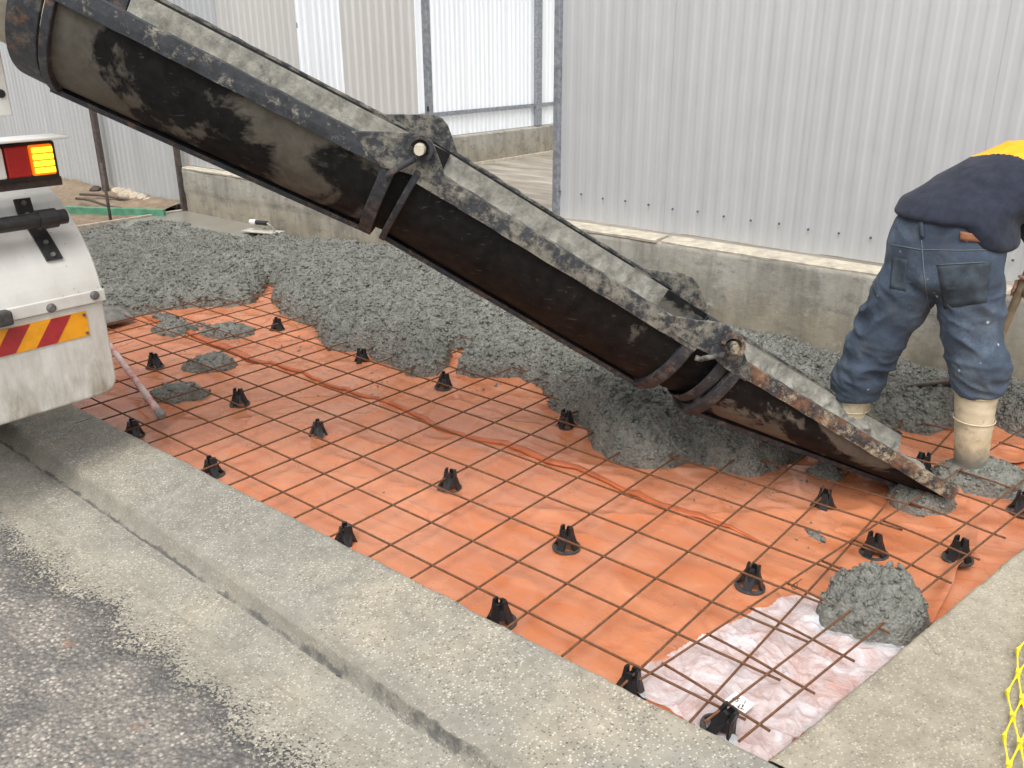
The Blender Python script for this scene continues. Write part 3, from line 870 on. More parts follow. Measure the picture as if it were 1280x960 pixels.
# ------------------------------------------------------------------ wet concrete
bpx = [(150, 400), (164, 397), (178, 393), (237, 385), (303, 381), (319, 377), (327, 371), (336, 352), (346, 366), (340, 378), (354, 393), (387, 409), (397, 415), (399, 426), (412, 436), (451, 438), (475, 452), (522, 472), (545, 469), (560, 460), (566, 441), (602, 429), (578, 447), (572, 467), (589, 472), (611, 469), (649, 474), (684, 487), (690, 508), (720, 526), (739, 555), (761, 574), (799, 586), (840, 588), (870, 577), (900, 587), (941, 594), (990, 581), (1015, 566), (1050, 548), (1102, 537), (1135, 541), (1161, 545), (1186, 535), (1215, 528), (1245, 533), (1275, 545), (1300, 552)]
bw_ = [onz(*q, FZ + 0.008)[:2] for q in bpx]
poly = bw_ + [(edge_x(2.0) + 0.02, 2.0), (edge_x(2.9) + 0.02, WY + 0.02), (-6.215, WY + 0.02), (-6.215, -0.16), (-3.9, -0.16), (-3.55, 0.45)]
smpx = [(150, 274), (200, 262), (232, 256), (310, 276), (331, 286), (322, 291), (303, 294), (269, 289), (243, 283), (217, 276), (190, 275), (160, 282)]
smw = [onz(*q, 0.045)[:2] for q in smpx]
def conc_mask(X, Y):
    d = polydist(X, Y, smw) + 0.05 * fbm(X * 6, Y * 6, 90, 3)
    return sstep(-0.03, 0.05, d)
DOMES = [(onz(*q, 0.06)[:2], r_, h_) for q, r_, h_ in (
    ((455, 345), 0.80, 0.075), ((395, 392), 0.34, 0.055), ((500, 425), 0.42, 0.065), ((560, 372), 0.55, 0.060), ((640, 445), 0.36, 0.050),
    ((745, 500), 0.42, 0.075), ((850, 545), 0.34, 0.065), ((930, 560), 0.28, 0.045), ((690, 430), 0.45, 0.060), ((230, 330), 0.75, 0.040), ((330, 315), 0.6, 0.030),
    ((170, 360), 0.5, 0.035), ((280, 362), 0.4, 0.030), ((1110, 500), 0.40, 0.050), ((1240, 505), 0.38, 0.045), ((960, 460), 0.5, 0.05), ((420, 315), 0.5, 0.04))]
def conc_z(X, Y):
    d = polydist(X, Y, poly) + 0.035 * fbm(X * 7, Y * 7, 91, 3) + 0.012 * vn(X * 30, Y * 30, 95)
    # keep the boundary tidy against kerb, wall and form
    qx = X + 0.11 * fbm(X * 3, Y * 3, 106, 3); qy = Y + 0.11 * fbm(X * 3, Y * 3, 107, 3)
    dm = np.zeros(X.shape)
    for c_, r_, h_ in DOMES:
        dm = np.maximum(dm, 1.75 * h_ * np.sqrt(np.clip(1 - ((qx - c_[0]) ** 2 + (qy - c_[1]) ** 2) / r_ ** 2, 0, 1)))
    H = 0.088 + 0.025 * fbm(X * 1.7, Y * 1.7, 92, 3) + 0.016 * sstep(1.9, 2.6, Y) + dm * (1 - conc_mask(X, Y))
    t = np.clip(d / 0.15, 0, 1)
    z = FZ - 0.012 + (H + 0.012) * np.sqrt(np.clip(1 - (1 - t) ** 2.2, 0, 1)) * (d > 0)
    wx = X + 0.05 * vn(X * 6, Y * 6, 98); wy = Y + 0.05 * vn(X * 6, Y * 6, 99)
    pit = np.clip(fbm(wx * 26, wy * 26, 105, 3) - 0.12, 0, 1)
    w1 = worley(wx * 15, wy * 15, 94); w2 = worley(wx * 34, wy * 34, 96)
    lump = 0.040 * fbm(wx * 5, wy * 5, 93, 4, 0.5) + 0.026 * (0.42 - w1 ** 1.5) - 0.085 * pit + 0.016 * (0.42 - w2 ** 1.5) * (0.35 + 1.3 * np.clip(vn(wx * 5, wy * 5, 100) + 0.5, 0, 1)) + 0.010 * vn(X * 70, Y * 70, 97)
    m = conc_mask(X, Y)
    z = z + lump * sstep(-0.01, 0.05, d) * (1 - m)
    z = z * (1 - m) + 0.044 * m
    z = np.where(d < 0, FZ - 0.03, z)
    return z
conc = hfield('wet_concrete', np.concatenate([np.arange(-6.215, -3.4, 0.014), np.arange(-3.4, 1.78, 0.0085)]), np.arange(-0.13, 2.905, 0.0085), conc_z, MT['wet'],
              keep=lambda X, Y, Z: (Z > FZ - 0.012) & (X < edge_x(Y) + 0.004), attr=conc_mask)
tag(conc, 'rough grey wet concrete spread over the far half of the mesh', 'concrete', kind='stuff')

OCT = np.array([(1, 0, 0), (-1, 0, 0), (0, 1, 0), (0, -1, 0), (0, 0, 1), (0, 0, -1)], float)
OCTF = np.array([(0, 2, 4), (2, 1, 4), (1, 3, 4), (3, 0, 4), (2, 0, 5), (1, 2, 5), (3, 1, 5), (0, 3, 5)])
def clump_mesh(name, x, y, z, r, rs, parent):
    """many small rounded clumps of paste and stone sitting in the surface, one mesh"""
    n = len(x)
    q = OCT[None] * (0.65 + 0.7 * rs.rand(n, 6, 1)) * r[:, None, None]
    A = np.linalg.qr(rs.randn(n, 3, 3))[0]
    q = np.einsum('nij,nkj->nki', A, q); q[:, :, 2] *= 0.75
    q = q + np.stack([x, y, z - r * 0.05], -1)[:, None]
    F = (OCTF[None] + 6 * np.arange(n)[:, None, None]).reshape(-1, 3)
    o = mk(name, q.reshape(-1, 3), F, MT['wet'], None, smooth=True)
    tag(o, kind='stuff')
    if parent is not None:
        o.parent = parent
    return o
def dollop(name, c, rx, ry, rot, h, seed, label, group=None, lumps=1.0, res=0.006, zb=FZ - 0.003, cat='concrete heap', flat=2.0):
    ext = max(rx, ry) * 1.5
    xs = np.arange(-ext, ext, res)
    def zf(X, Y):
        u = (X * math.cos(rot) + Y * math.sin(rot)) / rx; w_ = (-X * math.sin(rot) + Y * math.cos(rot)) / ry
        r = np.sqrt(u * u + w_ * w_) + 0.35 * fbm(X * 1.2 / rx, Y * 1.2 / rx, seed, 3)
        t = np.clip(1 - r, 0, 1)
        z = h * np.sqrt(np.clip(1 - (1 - t) ** flat, 0, 1))
        gx, gy = X + c[0] * 7, Y + c[1] * 7
        z = z + lumps * sstep(0, 0.15, t) * (0.024 * fbm(gx * 12, gy * 12, seed + 1, 4) + 0.020 * (0.42 - worley(gx * 22, gy * 22, seed + 2) ** 1.5) + 0.010 * (0.42 - worley(gx * 45, gy * 45, seed + 3) ** 1.5))
        return np.where(r > 1, -0.02, z)
    o = hfield(name, xs, xs, zf, MT['wet'], keep=lambda X, Y, Z: Z > -0.001)
    o.location = (c[0], c[1], zb)
    tag(o, label, cat, group)
    rs = np.random.RandomState(seed); n = int(rx * ry * 16000)
    x = rs.uniform(-ext, ext, n * 3); y = rs.uniform(-ext, ext, n * 3); z = zf(x, y); k = z > 0.004
    clump_mesh('clumps', x[k], y[k], z[k], 0.0035 + 0.012 * rs.rand(k.sum()) ** 3, rs, o)
    return o
rs_ = np.random.RandomState(77)
n_ = 135000
t_ = rs_.rand(n_) ** 1.35
cx_ = 1.75 - 7.95 * t_; cy_ = rs_.uniform(-0.1, 2.9, n_)
cz_ = conc_z(cx_, cy_); dd_ = polydist(cx_, cy_, poly)
kk = (cz_ > FZ + 0.002) & (cx_ < edge_x(cy_) - 0.005) & (cx_ > -6.2) & (conc_mask(cx_, cy_) < 0.25)
clump_mesh('clumps', cx_[kk], cy_[kk], cz_[kk], (0.004 + 0.016 * rs_.rand(kk.sum()) ** 3), rs_, conc)
GD = 'small concrete dollops splashed on the film'
def fp(px, py): return onz(px, py, FZ)
dollop('concrete_heap', fp(1088, 775), 0.165, 0.150, 0.4, 0.175, 101, 'rounded heap of wet concrete beside the clear plastic sheet', lumps=1.5, flat=1.7)
for (px, py, rx, ry, rot, h, sd0, lab) in (
        (285, 418, 0.16, 0.10, 0.7, 0.06, 110, 'dollop of wet concrete straddling the film fold, rightmost of the small ones'),
        (217, 414, 0.16, 0.10, 0.5, 0.06, 120, 'dollop of wet concrete furthest from the road, left of the film fold'),
        (262, 461, 0.14, 0.09, 1.0, 0.065, 130, 'oblong dollop of wet concrete in the middle of the small splashes'),
        (221, 498, 0.14, 0.08, 1.0, 0.07, 140, 'dollop of wet concrete touching the end of the red and white pole'),
        (258, 408, 0.075, 0.03, 0.4, 0.02, 150, 'tiny flat splash of wet concrete between two larger dollops'),
        (208, 398, 0.10, 0.05, 0.6, 0.03, 160, 'thin splash of wet concrete beside the spread concrete edge'),
        (1017, 669, 0.055, 0.018, -0.5, 0.012, 170, 'thin smear of wet concrete on the film left of the round heap'),
        (1030, 592, 0.07, 0.06, 0.2, 0.05, 180, 'blob of wet concrete showing under the middle of the lowest chute')):
    dollop('concrete_dollop', fp(px, py), rx, ry, rot, h, sd0, lab, GD, lumps=1.2 if h > 0.03 else 0.45)
dollop('concrete_puddle', onz(1148, 622, FZ + 0.03), 0.12, 0.085, 0.5, 0.085, 190, 'wet concrete dribbling from the tip of the chute', lumps=0.5, zb=FZ)

# crumbs
rng = np.random.RandomState(4)
parts = []
ico = []
def crumb(c, r):
    th = rng.rand(3) * 6.28
    b = np.array([(1, 0, 0), (-1, 0, 0), (0, 1, 0), (0, -1, 0), (0, 0, 1), (0, 0, -1)]) * (0.6 + 0.6 * rng.rand(6, 1))
    ca, sa = math.cos(th[0]), math.sin(th[0])
    b = b @ np.array([[ca, sa, 0], [-sa, ca, 0], [0, 0, 1]]); b[:, 2] *= 0.7
    return c + b * r, [(0, 2, 4), (2, 1, 4), (1, 3, 4), (3, 0, 4), (2, 0, 5), (1, 2, 5), (3, 1, 5), (0, 3, 5)]
for (cx, cy, sx, sy, n) in ((230, 430, 70, 35, 60), (300, 420, 60, 25, 40), (380, 430, 30, 25, 30), (480, 470, 40, 12, 26), (600, 482, 50, 12, 22), (690, 500, 16, 18, 12), (960, 612, 50, 12, 26), (1015, 668, 22, 14, 16), (880, 650, 60, 30, 10), (1150, 770, 22, 22, 30), (1060, 640, 60, 16, 12), (1140, 560, 60, 12, 22), (410, 540, 120, 70, 18)):
    for k in range(int(n * 1.5)):
        q = fp(cx + rng.randn() * sx * 0.6, cy + rng.randn() * sy * 0.6)
        if -0.12 < q[1] < 2.6 and q[0] < edge_x(q[1]) - 0.02:
            r = 0.003 + 0.008 * rng.rand() ** 3
            q = V(q[0], q[1], FZ + r * 0.5)
            parts.append(crumb(q, r))
v, f = join(parts)
tag(mk('concrete_crumbs', v, f, MT['wet']), 'scattered crumbs of wet concrete on the orange film', 'crumbs', kind='stuff')

# ------------------------------------------------------------------ reinforcing mesh
BR = 0.0038
def bar_mesh(name, L, seed):
    n = max(6, int(L / 0.25)); pts = []
    for i in range(n + 1):
        s = i / n * L
        pts.append((s, 0.0015 * float(vn(s * 2, 0, seed)), 0.004 * float(vn(s * 1.4, 3, seed))))
    v, f = tube(pts, BR, 6)
    me = mesh_np(name, v, f, True); me.materials.append(MT['rebar']); return me
def add_bar(parent, me, loc, ang):
    o = bpy.data.objects.new('bar', me); COL.objects.link(o)
    o.location = loc; o.rotation_euler = (0, 0, ang)
    setparent(o, parent)
ms = empty('reinforcing_mesh', (-2.5, 1.4, 0))
tag(ms, 'large rusty square reinforcing mesh held above the orange film', 'steel mesh')
ma = [bar_mesh('bar', 7.25, 200 + k) for k in range(3)]
mb = [bar_mesh('bar', 2.93, 210 + k) for k in range(3)]
for i in range(0, 15):
    add_bar(ms, ma[i % 3], (-6.14 + 0.004 * (i % 2), 0.2 * i + 0.002 * math.sin(i * 3.1), 0.004), 0.0006 * math.sin(i * 5))
for j in range(-30, 6):
    add_bar(ms, mb[j % 3], (0.2 * j + 0.002 * math.sin(j * 2.7), -0.09, -0.0035), math.pi / 2 + 0.0008 * math.sin(j * 4))
m2 = empty('reinforcing_mesh_strip', (1.1, 0.6, 0.01))
tag(m2, 'narrow lapped strip of rusty mesh along the right slab edge', 'steel mesh')
def bar_between(parent, a, b):
    a, b = np.asarray(a, float), np.asarray(b, float)
    n = 6; pts = [a + (b - a) * t + V(0, 0, 0.003 * math.sin(t * 5)) for t in np.linspace(0, 1, n)]
    v, f = tube(pts, BR, 6); mk('bar', v, f, MT['rebar'], parent, smooth=True)
for (x0, sl, y0, y1) in ((0.846, 0.165, -0.06, 2.5), (1.057, 0.160, -0.09, 2.6), (1.153, 0.158, -0.096, 2.6)):
    bar_between(m2, (x0 + sl * y0, y0, 0.021), (x0 + sl * y1, y1, 0.021))
for k in range(12):
    y0 = 0.043 + 0.193 * k; xa = 0.846 + 0.165 * y0 - 0.012
    L = 0.335
    bar_between(m2, (xa, y0 + 0.002, 0.013), (xa + L, y0 - 0.14 * L + 0.008 * math.sin(k), 0.013))
# tie wire at a lap
tw = V(0.965, 0.615, 0.02)
v, f = join([tube([tw + V(0.012 * math.cos(a), 0.012 * math.sin(a), 0.008 * math.sin(2 * a)) for a in np.linspace(0, 9, 22)], 0.0016, 5), tube([tw, tw + V(0.02, 0.01, 0.025)], 0.0016, 5)])
mk('tie_wire', v, f, MT['rebar'], m2)

# ------------------------------------------------------------------ bar chairs
def chair_meshes():
    R0, R1, hb, ht = 0.040, 0.0165, 0.006, 0.056
    out = {}
    ring = []
    for a in np.linspace(0, 2 * math.pi, 28, endpoint=False):
        c, s = math.cos(a), math.sin(a)
        ring.append(np.array([(c * 0.046, s * 0.046, 0.0), (c * 0.046, s * 0.046, 0.006), (c * 0.033, s * 0.033, 0.008), (c * 0.033, s * 0.033, 0.0)]))
    ring.append(ring[0])
    v, f = loft(ring, closed=True); out['base_ring'] = (v, f, 'grey_plastic')
    def plate(a, r0, z0, w0, r1, z1, w1, th):
        c, s = math.cos(a), math.sin(a); rad = V(c, s, 0); tn = V(-s, c, 0)
        q = []
        for r, z, w_ in ((r0, z0, w0), (r1, z1, w1)):
            for sg in (-1, 1):
                for dr in (0, -th):
                    q.append(rad * (r + dr) + tn * sg * w_ + V(0, 0, z))
        q = np.array(q)
        return q, [(0, 1, 3, 2), (4, 6, 7, 5), (0, 4, 5, 1), (2, 3, 7, 6), (0, 2, 6, 4), (1, 5, 7, 3)]
    out['legs'] = [plate(math.pi / 4 + k * math.pi / 2, 0.041, 0.004, 0.0125, 0.022, 0.050, 0.0135, 0.008) for k in range(4)]
    cr = []
    for a in np.linspace(0, 2 * math.pi, 17):
        c, s = math.cos(a), math.sin(a)
        cr.append(np.array([(c * 0.031, s * 0.031, 0.028), (c * 0.023, s * 0.023, 0.055), (c * 0.010, s * 0.010, 0.055), (c * 0.017, s * 0.017, 0.028)]))
    v, f = loft(cr, closed=True); out['collar'] = (v, f, 'black_plastic')
    out['prongs'] = [plate(math.pi / 4 + k * math.pi / 2, 0.022, 0.048, 0.013, 0.0195, 0.082 if k % 2 else 0.074, 0.007, 0.008) for k in range(4)]
    return out
CH = chair_meshes()
cm = {}
for k in ('base_ring', 'collar'):
    me = mesh_np(k, CH[k][0], CH[k][1], k == 'base_ring' and False); me.materials.append(MT[CH[k][2]]); cm[k] = [me]
for k, nm in (('legs', 'leg'), ('prongs', 'prong')):
    cm[nm] = []
    for v, f in CH[k]:
        me = mesh_np(nm, v, f); me.materials.append(MT['black_plastic']); cm[nm].append(me)
GC = 'black bar chairs holding up the mesh'
chairs = [
    ((194, 460), 0.3, 0, 'black bar chair nearest the truck mudguard, left of the concrete dollops'),
    ((347, 414), 0.1, 0, 'black bar chair just below the concrete edge, right of the dollop on the fold'),
    ((300, 506), 0.5, 0, 'black bar chair right of the dollop at the red and white pole end'),
    ((398, 547), 0.2, 0, 'black bar chair in the open film, second in the middle row from the truck'),
    ((266, 595), 0.0, 0, 'black bar chair half hidden behind the kerb, second from the truck'),
    ((168, 546), 0.4, 0, 'black bar chair half hidden behind the kerb, closest to the pole end'),
    ((453, 454), 0.7, 0, 'black bar chair tucked against the concrete lobe left of the narrow orange gap'),
    ((555, 485), 0.1, 0, 'black bar chair standing in the narrow orange gap between concrete lobes'),
    ((562, 611), 0.0, 0, 'black bar chair in the middle row, third from the truck'),
    ((708, 534), 0.2, 0, 'black bar chair half swallowed by the concrete front, below the long chute'),
    ((708, 685), 0.1, 0, 'black bar chair in the centre of the open film, nearest the picture middle'),
    ((432, 682), 0.3, 0, 'black bar chair half hidden behind the kerb, third from the truck'),
    ((626, 779), 0.2, 0, 'black bar chair half hidden behind the kerb, fourth from the truck'),
    ((937, 734), 0.0, 0, 'black bar chair on bare film left of the heap and above the clear plastic'),
    ((1029, 637), 0.05, 0, 'black bar chair below the lowest chute section'),
    ((1196, 704), 0.4, 0, 'black bar chair standing free by the torn film edge at right'),
    ((1092, 694), 0.2, 0, 'black bar chair peeking over the top of the round heap'),
    ((787, 868), 0.6, 0, 'black bar chair at the left tip of the clear plastic by the kerb'),
    ((897, 920), 0.6, 1, 'black bar chair lying tipped over on the clear plastic beside the sticker'),
    ((1088, 790), 0.3, 0, 'black bar chair poking from the foot of the round heap'),
    ((1104, 556), 0.3, 0, 'black bar chair behind the lowest chute, left of the right boot'),
    ((1150, 590), 0.3, 0, 'black bar chair just behind the chute tip beside the right boot'),
    ((1276, 640), 0.0, 0, 'black bar chair cut by the right edge of the picture'),
    ((258, 377), 0.2, 0, 'black bar chair half buried at the far concrete edge')]
for (px, rot, tip, lab) in chairs:
    q = onz(px[0], px[1], FZ)
    e = empty('bar_chair', (q[0], q[1], FZ + 0.002))
    e.rotation_euler = (0, 0, rot) if not tip else (0.10, 0.30, rot)
    hsh = math.sin(px[0] * 12.9898 + px[1] * 78.233) * 43758.5453; hsh -= math.floor(hsh)
    if tip or px[0] == 1196: e.location.z += 0.015
    else: e.rotation_euler = (0.13 * (hsh - 0.5), 0.13 * (math.sin(hsh * 40) * 0.5), rot + hsh * 1.2)
    e.scale = (1.08, 1.08, 1.0 + 0.06 * hsh)
    tag(e, lab, 'bar chair', GC)
    for nm in cm:
        for me in cm[nm]:
            o = bpy.data.objects.new(nm, me); COL.objects.link(o); o.parent = e

# ------------------------------------------------------------------ clear plastic with sticker
cpx = [(1006, 745), (1030, 765), (1048, 775), (1065, 779), (1103, 789), (1118, 796), (1135, 822), (959, 955), (930, 945), (862, 905), (797, 872), (803, 842), (816, 832), (883, 798), (942, 767), (980, 751)]
cw = [onz(*q, FZ + 0.01)[:2] for q in cpx]
def clear_z(X, Y):
    wq = vn(X * 4, Y * 4, 221) * 1.5
    r1 = np.abs(vn(X * 9 + wq, Y * 14 - wq, 222)); r2 = np.abs(vn((X + Y) * 16 - wq, (X - Y) * 9, 223))
    return FZ + 0.012 + 0.030 * (0.5 - r1) ** 3 * 4 + 0.018 * (0.5 - r2) ** 3 * 4 + 0.004 * vn(X * 50, Y * 50, 224) + 0.06 * sstep(-0.05, 0.015, X - edge_x(Y)) 
cl = hfield('clear_plastic_sheet', np.arange(0.7, 1.5, 0.004), np.arange(-0.145, 0.9, 0.004), clear_z, MT['clear'],
            keep=lambda X, Y, Z: (polydist(X, Y, cw) + 0.006 * vn(X * 30, Y * 30, 225) > 0) & (X < edge_x(Y) + 0.004))
tag(cl, 'crumpled clear plastic sheet under the mesh in the near corner', 'plastic sheet')
# rusty water stain pieces omitted; the sticker
sq = [onz(*q, FZ + 0.036) for q in [(905, 876), (919, 865), (944, 880), (930, 893)]]
sticker = empty('sticker', tuple(np.mean(sq, 0)))
tag(sticker, 'small white printed sticker on the clear plastic sheet', 'sticker')
v, f = prism(sq, V(0, 0, 0.0008)); mk('paper', v, f, MT['paper'], sticker)
sq = np.array(sq); ux = (sq[2] - sq[1]); uy = (sq[0] - sq[1])
def spt(a, b): return sq[1] + ux * a + uy * b + V(0, 0, 0.0014)
pr = []
for (a, b, s, t_) in ((0.18, 0.30, 0.26, 0.30), (0.26, 0.30, 0.26, 0.45), (0.18, 0.45, 0.26, 0.45), (0.18, 0.45, 0.18, 0.60), (0.18, 0.60, 0.26, 0.60), (0.33, 0.30, 0.41, 0.30), (0.33, 0.30, 0.33, 0.45), (0.33, 0.45, 0.41, 0.45), (0.41, 0.45, 0.41, 0.60), (0.33, 0.60, 0.41, 0.60), (0.62, 0.2, 0.7, 0.4), (0.68, 0.55, 0.82, 0.9), (0.7, 0.9, 0.9, 0.8), (0.6, 0.62, 0.66, 0.9), (0.58, 0.8, 0.68, 0.95), (0.72, 0.5, 0.76, 0.7)):
    pr.append(tube([spt(a, b), spt(s, t_)], 0.0011, 4))
v, f = join(pr); mk('print', v, f, MT['ink'], sticker)

# ------------------------------------------------------------------ chute
PHI = math.radians(40)
WV = V(-math.sin(PHI), math.cos(PHI), 0)
TIP = onz(1195, 613, 0.045)
def near(px, py): return onpl(px, py, TIP, WV)
CW = 0.63
chute = empty('concrete_chute', (0.5, 1.0, 0.0))
tag(chute, 'long black three-section steel chute caked with concrete, sloping down from the truck', 'chute')
S1a, S1b = near(68, -28), near(503, 196)
S2a, S2b = near(524, 204), near(878, 421)
S3a, S3b = near(922, 449), near(1195, 613)
def frame(a, b):
    ax = unit(b - a); n = np.cross(ax, WV)
    if n[2] < 0: n = -n
    return ax, n
def trough_ring(o_, n, W, D, th=0.0, N=28, flat=0.0):
    t = np.linspace(0, math.pi, N)
    return np.array([o_ + WV * (W / 2 - (W / 2 - th) * math.cos(a)) - n * ((D - th) * math.sin(a) ** 0.85) for a in t])
def section(a, b, W, D0, D1, mat_lip, mat_body, residue=True, lip_h=0.055, lip_o=0.022, w1=None):
    ax, n = frame(a, b); L = np.linalg.norm(b - a)
    sec = empty('chute_section', tuple(a)); setparent(sec, chute)
    K = 24
    outer, inner = [], []
    for i in range(K + 1):
        t = i / K; q = a + (b - a) * t; D = D0 + (D1 - D0) * t
        outer.append(trough_ring(q, n, W, D)); inner.append(trough_ring(q + n * 0.0005, n, W, D, 0.012))
    rings = [np.vstack([o_, i_[::-1]]) for o_, i_ in zip(outer, inner)]
    v, f = loft(rings, closed=True, capends=False)
    k = len(rings[0])
    for r_ in (0, K):
        for j in range(k // 2 - 1):
            f.append((r_ * k + j, r_ * k + j + 1, r_ * k + k - 2 - j, r_ * k + k - 1 - j))
    mk('trough', v, f, mat_body, sec, smooth=True)
    # lips: angle iron along both top edges
    for sgn, base in ((-1, 0.0), (1, W)):
        rr = []
        for t in np.linspace(0, 1, 40):
            q = a + (b - a) * t + WV * base
            e1 = 0.003 * float(vn(t * 22, sgn, 231)); e2 = 0.004 * float(vn(t * 31, sgn, 232))
            hh = lip_h * (1 if D1 > 0.1 else (1 - 0.45 * t))
            rr.append(np.array([q + WV * sgn * -0.012 + n * (0.008 + e1), q + WV * sgn * (lip_o + e1) + n * (0.008 + e2), q + WV * sgn * (lip_o + 0.003 + e2) - n * hh * 0.5, q + WV * sgn * (lip_o + e1) - n * (hh + e1), q + WV * sgn * 0.002 - n * (hh - 0.004), q + WV * sgn * -0.012 - n * 0.012]))
        v, f = loft(rr, closed=True, capends=True)
        mk('lip', v, f, mat_lip if sgn < 0 else MT['lip_b'], sec, smooth=False)
    # bottom stiffener strip
    rr = []
    for t in np.linspace(0.0, 1, 14):
        q = a + (b - a) * t; D = D0 + (D1 - D0) * t
        c = q + WV * W * 0.40 - n * (D * 0.985)
        rr.append(np.array([c - WV * 0.06 + n * 0.004, c - WV * 0.055 - n * 0.014, c + WV * 0.12 - n * 0.018, c + WV * 0.12 + n * 0.006]))
    v, f = loft(rr, closed=True, capends=True); mk('bottom_strip', v, f, MT['rib'], sec)
    # caked concrete inside
    if residue:
        rr = []
        for t in np.linspace(0.0, 1.0, 110):
            q = a + (b - a) * t; D = D0 + (D1 - D0) * t
            ring = []
            for s in np.linspace(0.03, math.pi - 0.012, 34):
                th = 0.0145 + 0.020 * min(1.0, math.sin(s) * 3) * max(0.0, 0.5 + 1.9 * float(fbm(np.array(t * 22), np.array(s * 5.0), 233 + int(L * 100), 5, 0.62)))
                ring.append(q + WV * (W / 2 - (W / 2 - th) * math.cos(s)) - n * ((D - th) * math.sin(s) ** 0.85))
            rr.append(np.array(ring))
        v, f = loft(rr); mk('caked_concrete', v, f, MT['residue'], sec, smooth=True)
    return sec, ax, n
def rib(sec, a, ax, n, W, D, t0=0.0, wd=0.035, out=0.022, mat=None):
    rr = []
    for s in np.linspace(0.03, math.pi - 0.03, 30):
        base = lambda th: a + WV * (W / 2 - (W / 2 + th) * math.cos(s)) - n * ((D + th) * math.sin(s) ** 0.85)
        rr.append(np.array([base(-0.004) + ax * (t0), base(out) + ax * t0, base(out) + ax * (t0 + wd), base(-0.004) + ax * (t0 + wd)]))
    v, f = loft(rr, closed=True, capends=True)
    o = mk('rib', v, f, mat or MT['rib'], sec, smooth=False); bevel(o, 0.004)
    return o
DP = 0.335
s1, ax1, n1 = section(S1a, S1b, CW, DP * 1.09, DP * 0.95, MT['lip_a'], MT['chute_a'])
s2, ax2, n2 = section(S2a, S2b, CW, DP * 0.95, DP * 0.93, MT['lip_b'], MT['chute'])
CW3 = 0.50
s3, ax3, n3 = section(S3a, S3b, CW3, DP * 0.86, 0.105, MT['lip_c'], MT['chute_c'], lip_h=0.042, lip_o=0.016)
rib(s1, S1a, ax1, n1, CW, DP * 1.09, 0.0, 0.03)
rib(s1, S1a, ax1, n1, CW, DP * 1.09, -0.11, 0.10, 0.012)
rib(s1, S1b, ax1, n1, CW, DP * 0.95, -0.045, 0.045)
rib(s2, S2a, ax2, n2, CW, DP * 0.95, 0.0, 0.022, 0.03)
rib(s2, S2b, ax2, n2, CW, DP * 0.93, -0.045, 0.045)
rib(s3, S3a, ax3, n3, CW3, DP * 0.86, 0.0, 0.04, 0.026)
rib(s3, S3a, ax3, n3, CW3, DP * 0.83, -0.05, 0.04, 0.004)
for sec, A_, axx, nn, D_, W_, L_ in ((s1, S1b, ax1, n1, DP * 0.95, CW, 0.13), (s2, S2b, ax2, n2, DP * 0.90, CW - 0.06, 0.17)):
    rings = []
    for t in np.linspace(-0.02, L_, 6):
        q = A_ + axx * t + WV * (CW - W_) / 2
        o_ = trough_ring(q - nn * 0.004, nn, W_, D_, 0.010 + 0.10 * max(0, t)); i_ = trough_ring(q - nn * 0.004, nn, W_, D_, 0.020 + 0.10 * max(0, t))
        rings.append(np.vstack([o_, i_[::-1]]))
    v, f = loft(rings, closed=True, capends=True); mk('spout', v, f, MT['chute'], sec, smooth=False)
# hinge plates on both sides at both joints
pl1 = [(440, 163), (500, 164), (520, 164), (534, 169), (543, 180), (550, 198), (559, 226), (553, 236), (530, 222), (505, 214), (478, 208)]
pl2 = [(818, 388), (870, 398), (895, 400), (910, 406), (921, 420), (929, 440), (938, 466), (930, 474), (905, 458), (885, 440), (860, 428), (845, 418)]
for sec, pts in ((s1, pl1), (s2, pl2)):
    P = np.array([near(*q) for q in pts])
    for off in (-0.026, CW + 0.012):
        v, f = prism(P + WV * off, WV * 0.014)
        bevel(mk('hinge_plate', v, f, MT['lip_b'] if sec is s1 else MT['lip_b'], sec), 0.003)
# hinge hook, pin and latch rod on the near side
for sec, c_px, rodpts in ((s2, (527, 184), [(521, 196), (508, 203), (492, 212), (484, 222)]), (s3, (912, 427), [(903, 437), (885, 440), (872, 443), (866, 441)])):
    c = near(*c_px) - WV * 0.034
    ax, n = (ax2, n2)
    arc = [c + 0.036 * (ax * math.cos(a) + n * math.sin(a)) for a in np.linspace(-0.5, 3.4, 16)]
    rr = []
    for i, q in enumerate(arc):
        rad = unit(q - c)
        rr.append(np.array([q - WV * 0.022 - rad * 0.006, q + WV * 0.012 - rad * 0.006, q + WV * 0.012 + rad * 0.006, q - WV * 0.022 + rad * 0.006]))
    v, f = loft(rr, closed=True, capends=True); mk('hinge_hook', v, f, MT['rib'] if sec is s2 else MT['lip_c'], sec)
    v, f = tube([c + WV * 0.05, c - WV * 0.02, c - WV * 0.055], [0.019, 0.019, 0.016], 14); mk('hinge_pin', v, f, MT['lip_c'] if sec is s3 else MT['wallcap'], sec, smooth=False)
    rod = [near(*q) - WV * 0.05 for q in rodpts]
    v, f = tube(rod, 0.010, 8); mk('latch_rod', v, f, MT['rib'] if sec is s2 else MT['lip_b'], sec, smooth=True)
# wet concrete stream sliding in the lowest section
rr = []
for t in np.linspace(0.02, 0.99, 60):
    q = S3a + (S3b - S3a) * t; D = DP * 0.86 + (0.105 - DP * 0.86) * t
    ring = []
    for s in np.linspace(0.15, 0.85, 24):
        dep = 0.72 * D + 0.02 * float(fbm(np.array(t * 9), np.array(s * 6), 241, 4)) - 0.05 * math.sin(s * math.pi)
        ring.append(q + WV * CW3 * s - n3 * dep)
    rr.append(np.array(ring))
v, f = loft(rr); mk('sliding_concrete', v, f, MT['residue'], s3, smooth=True)
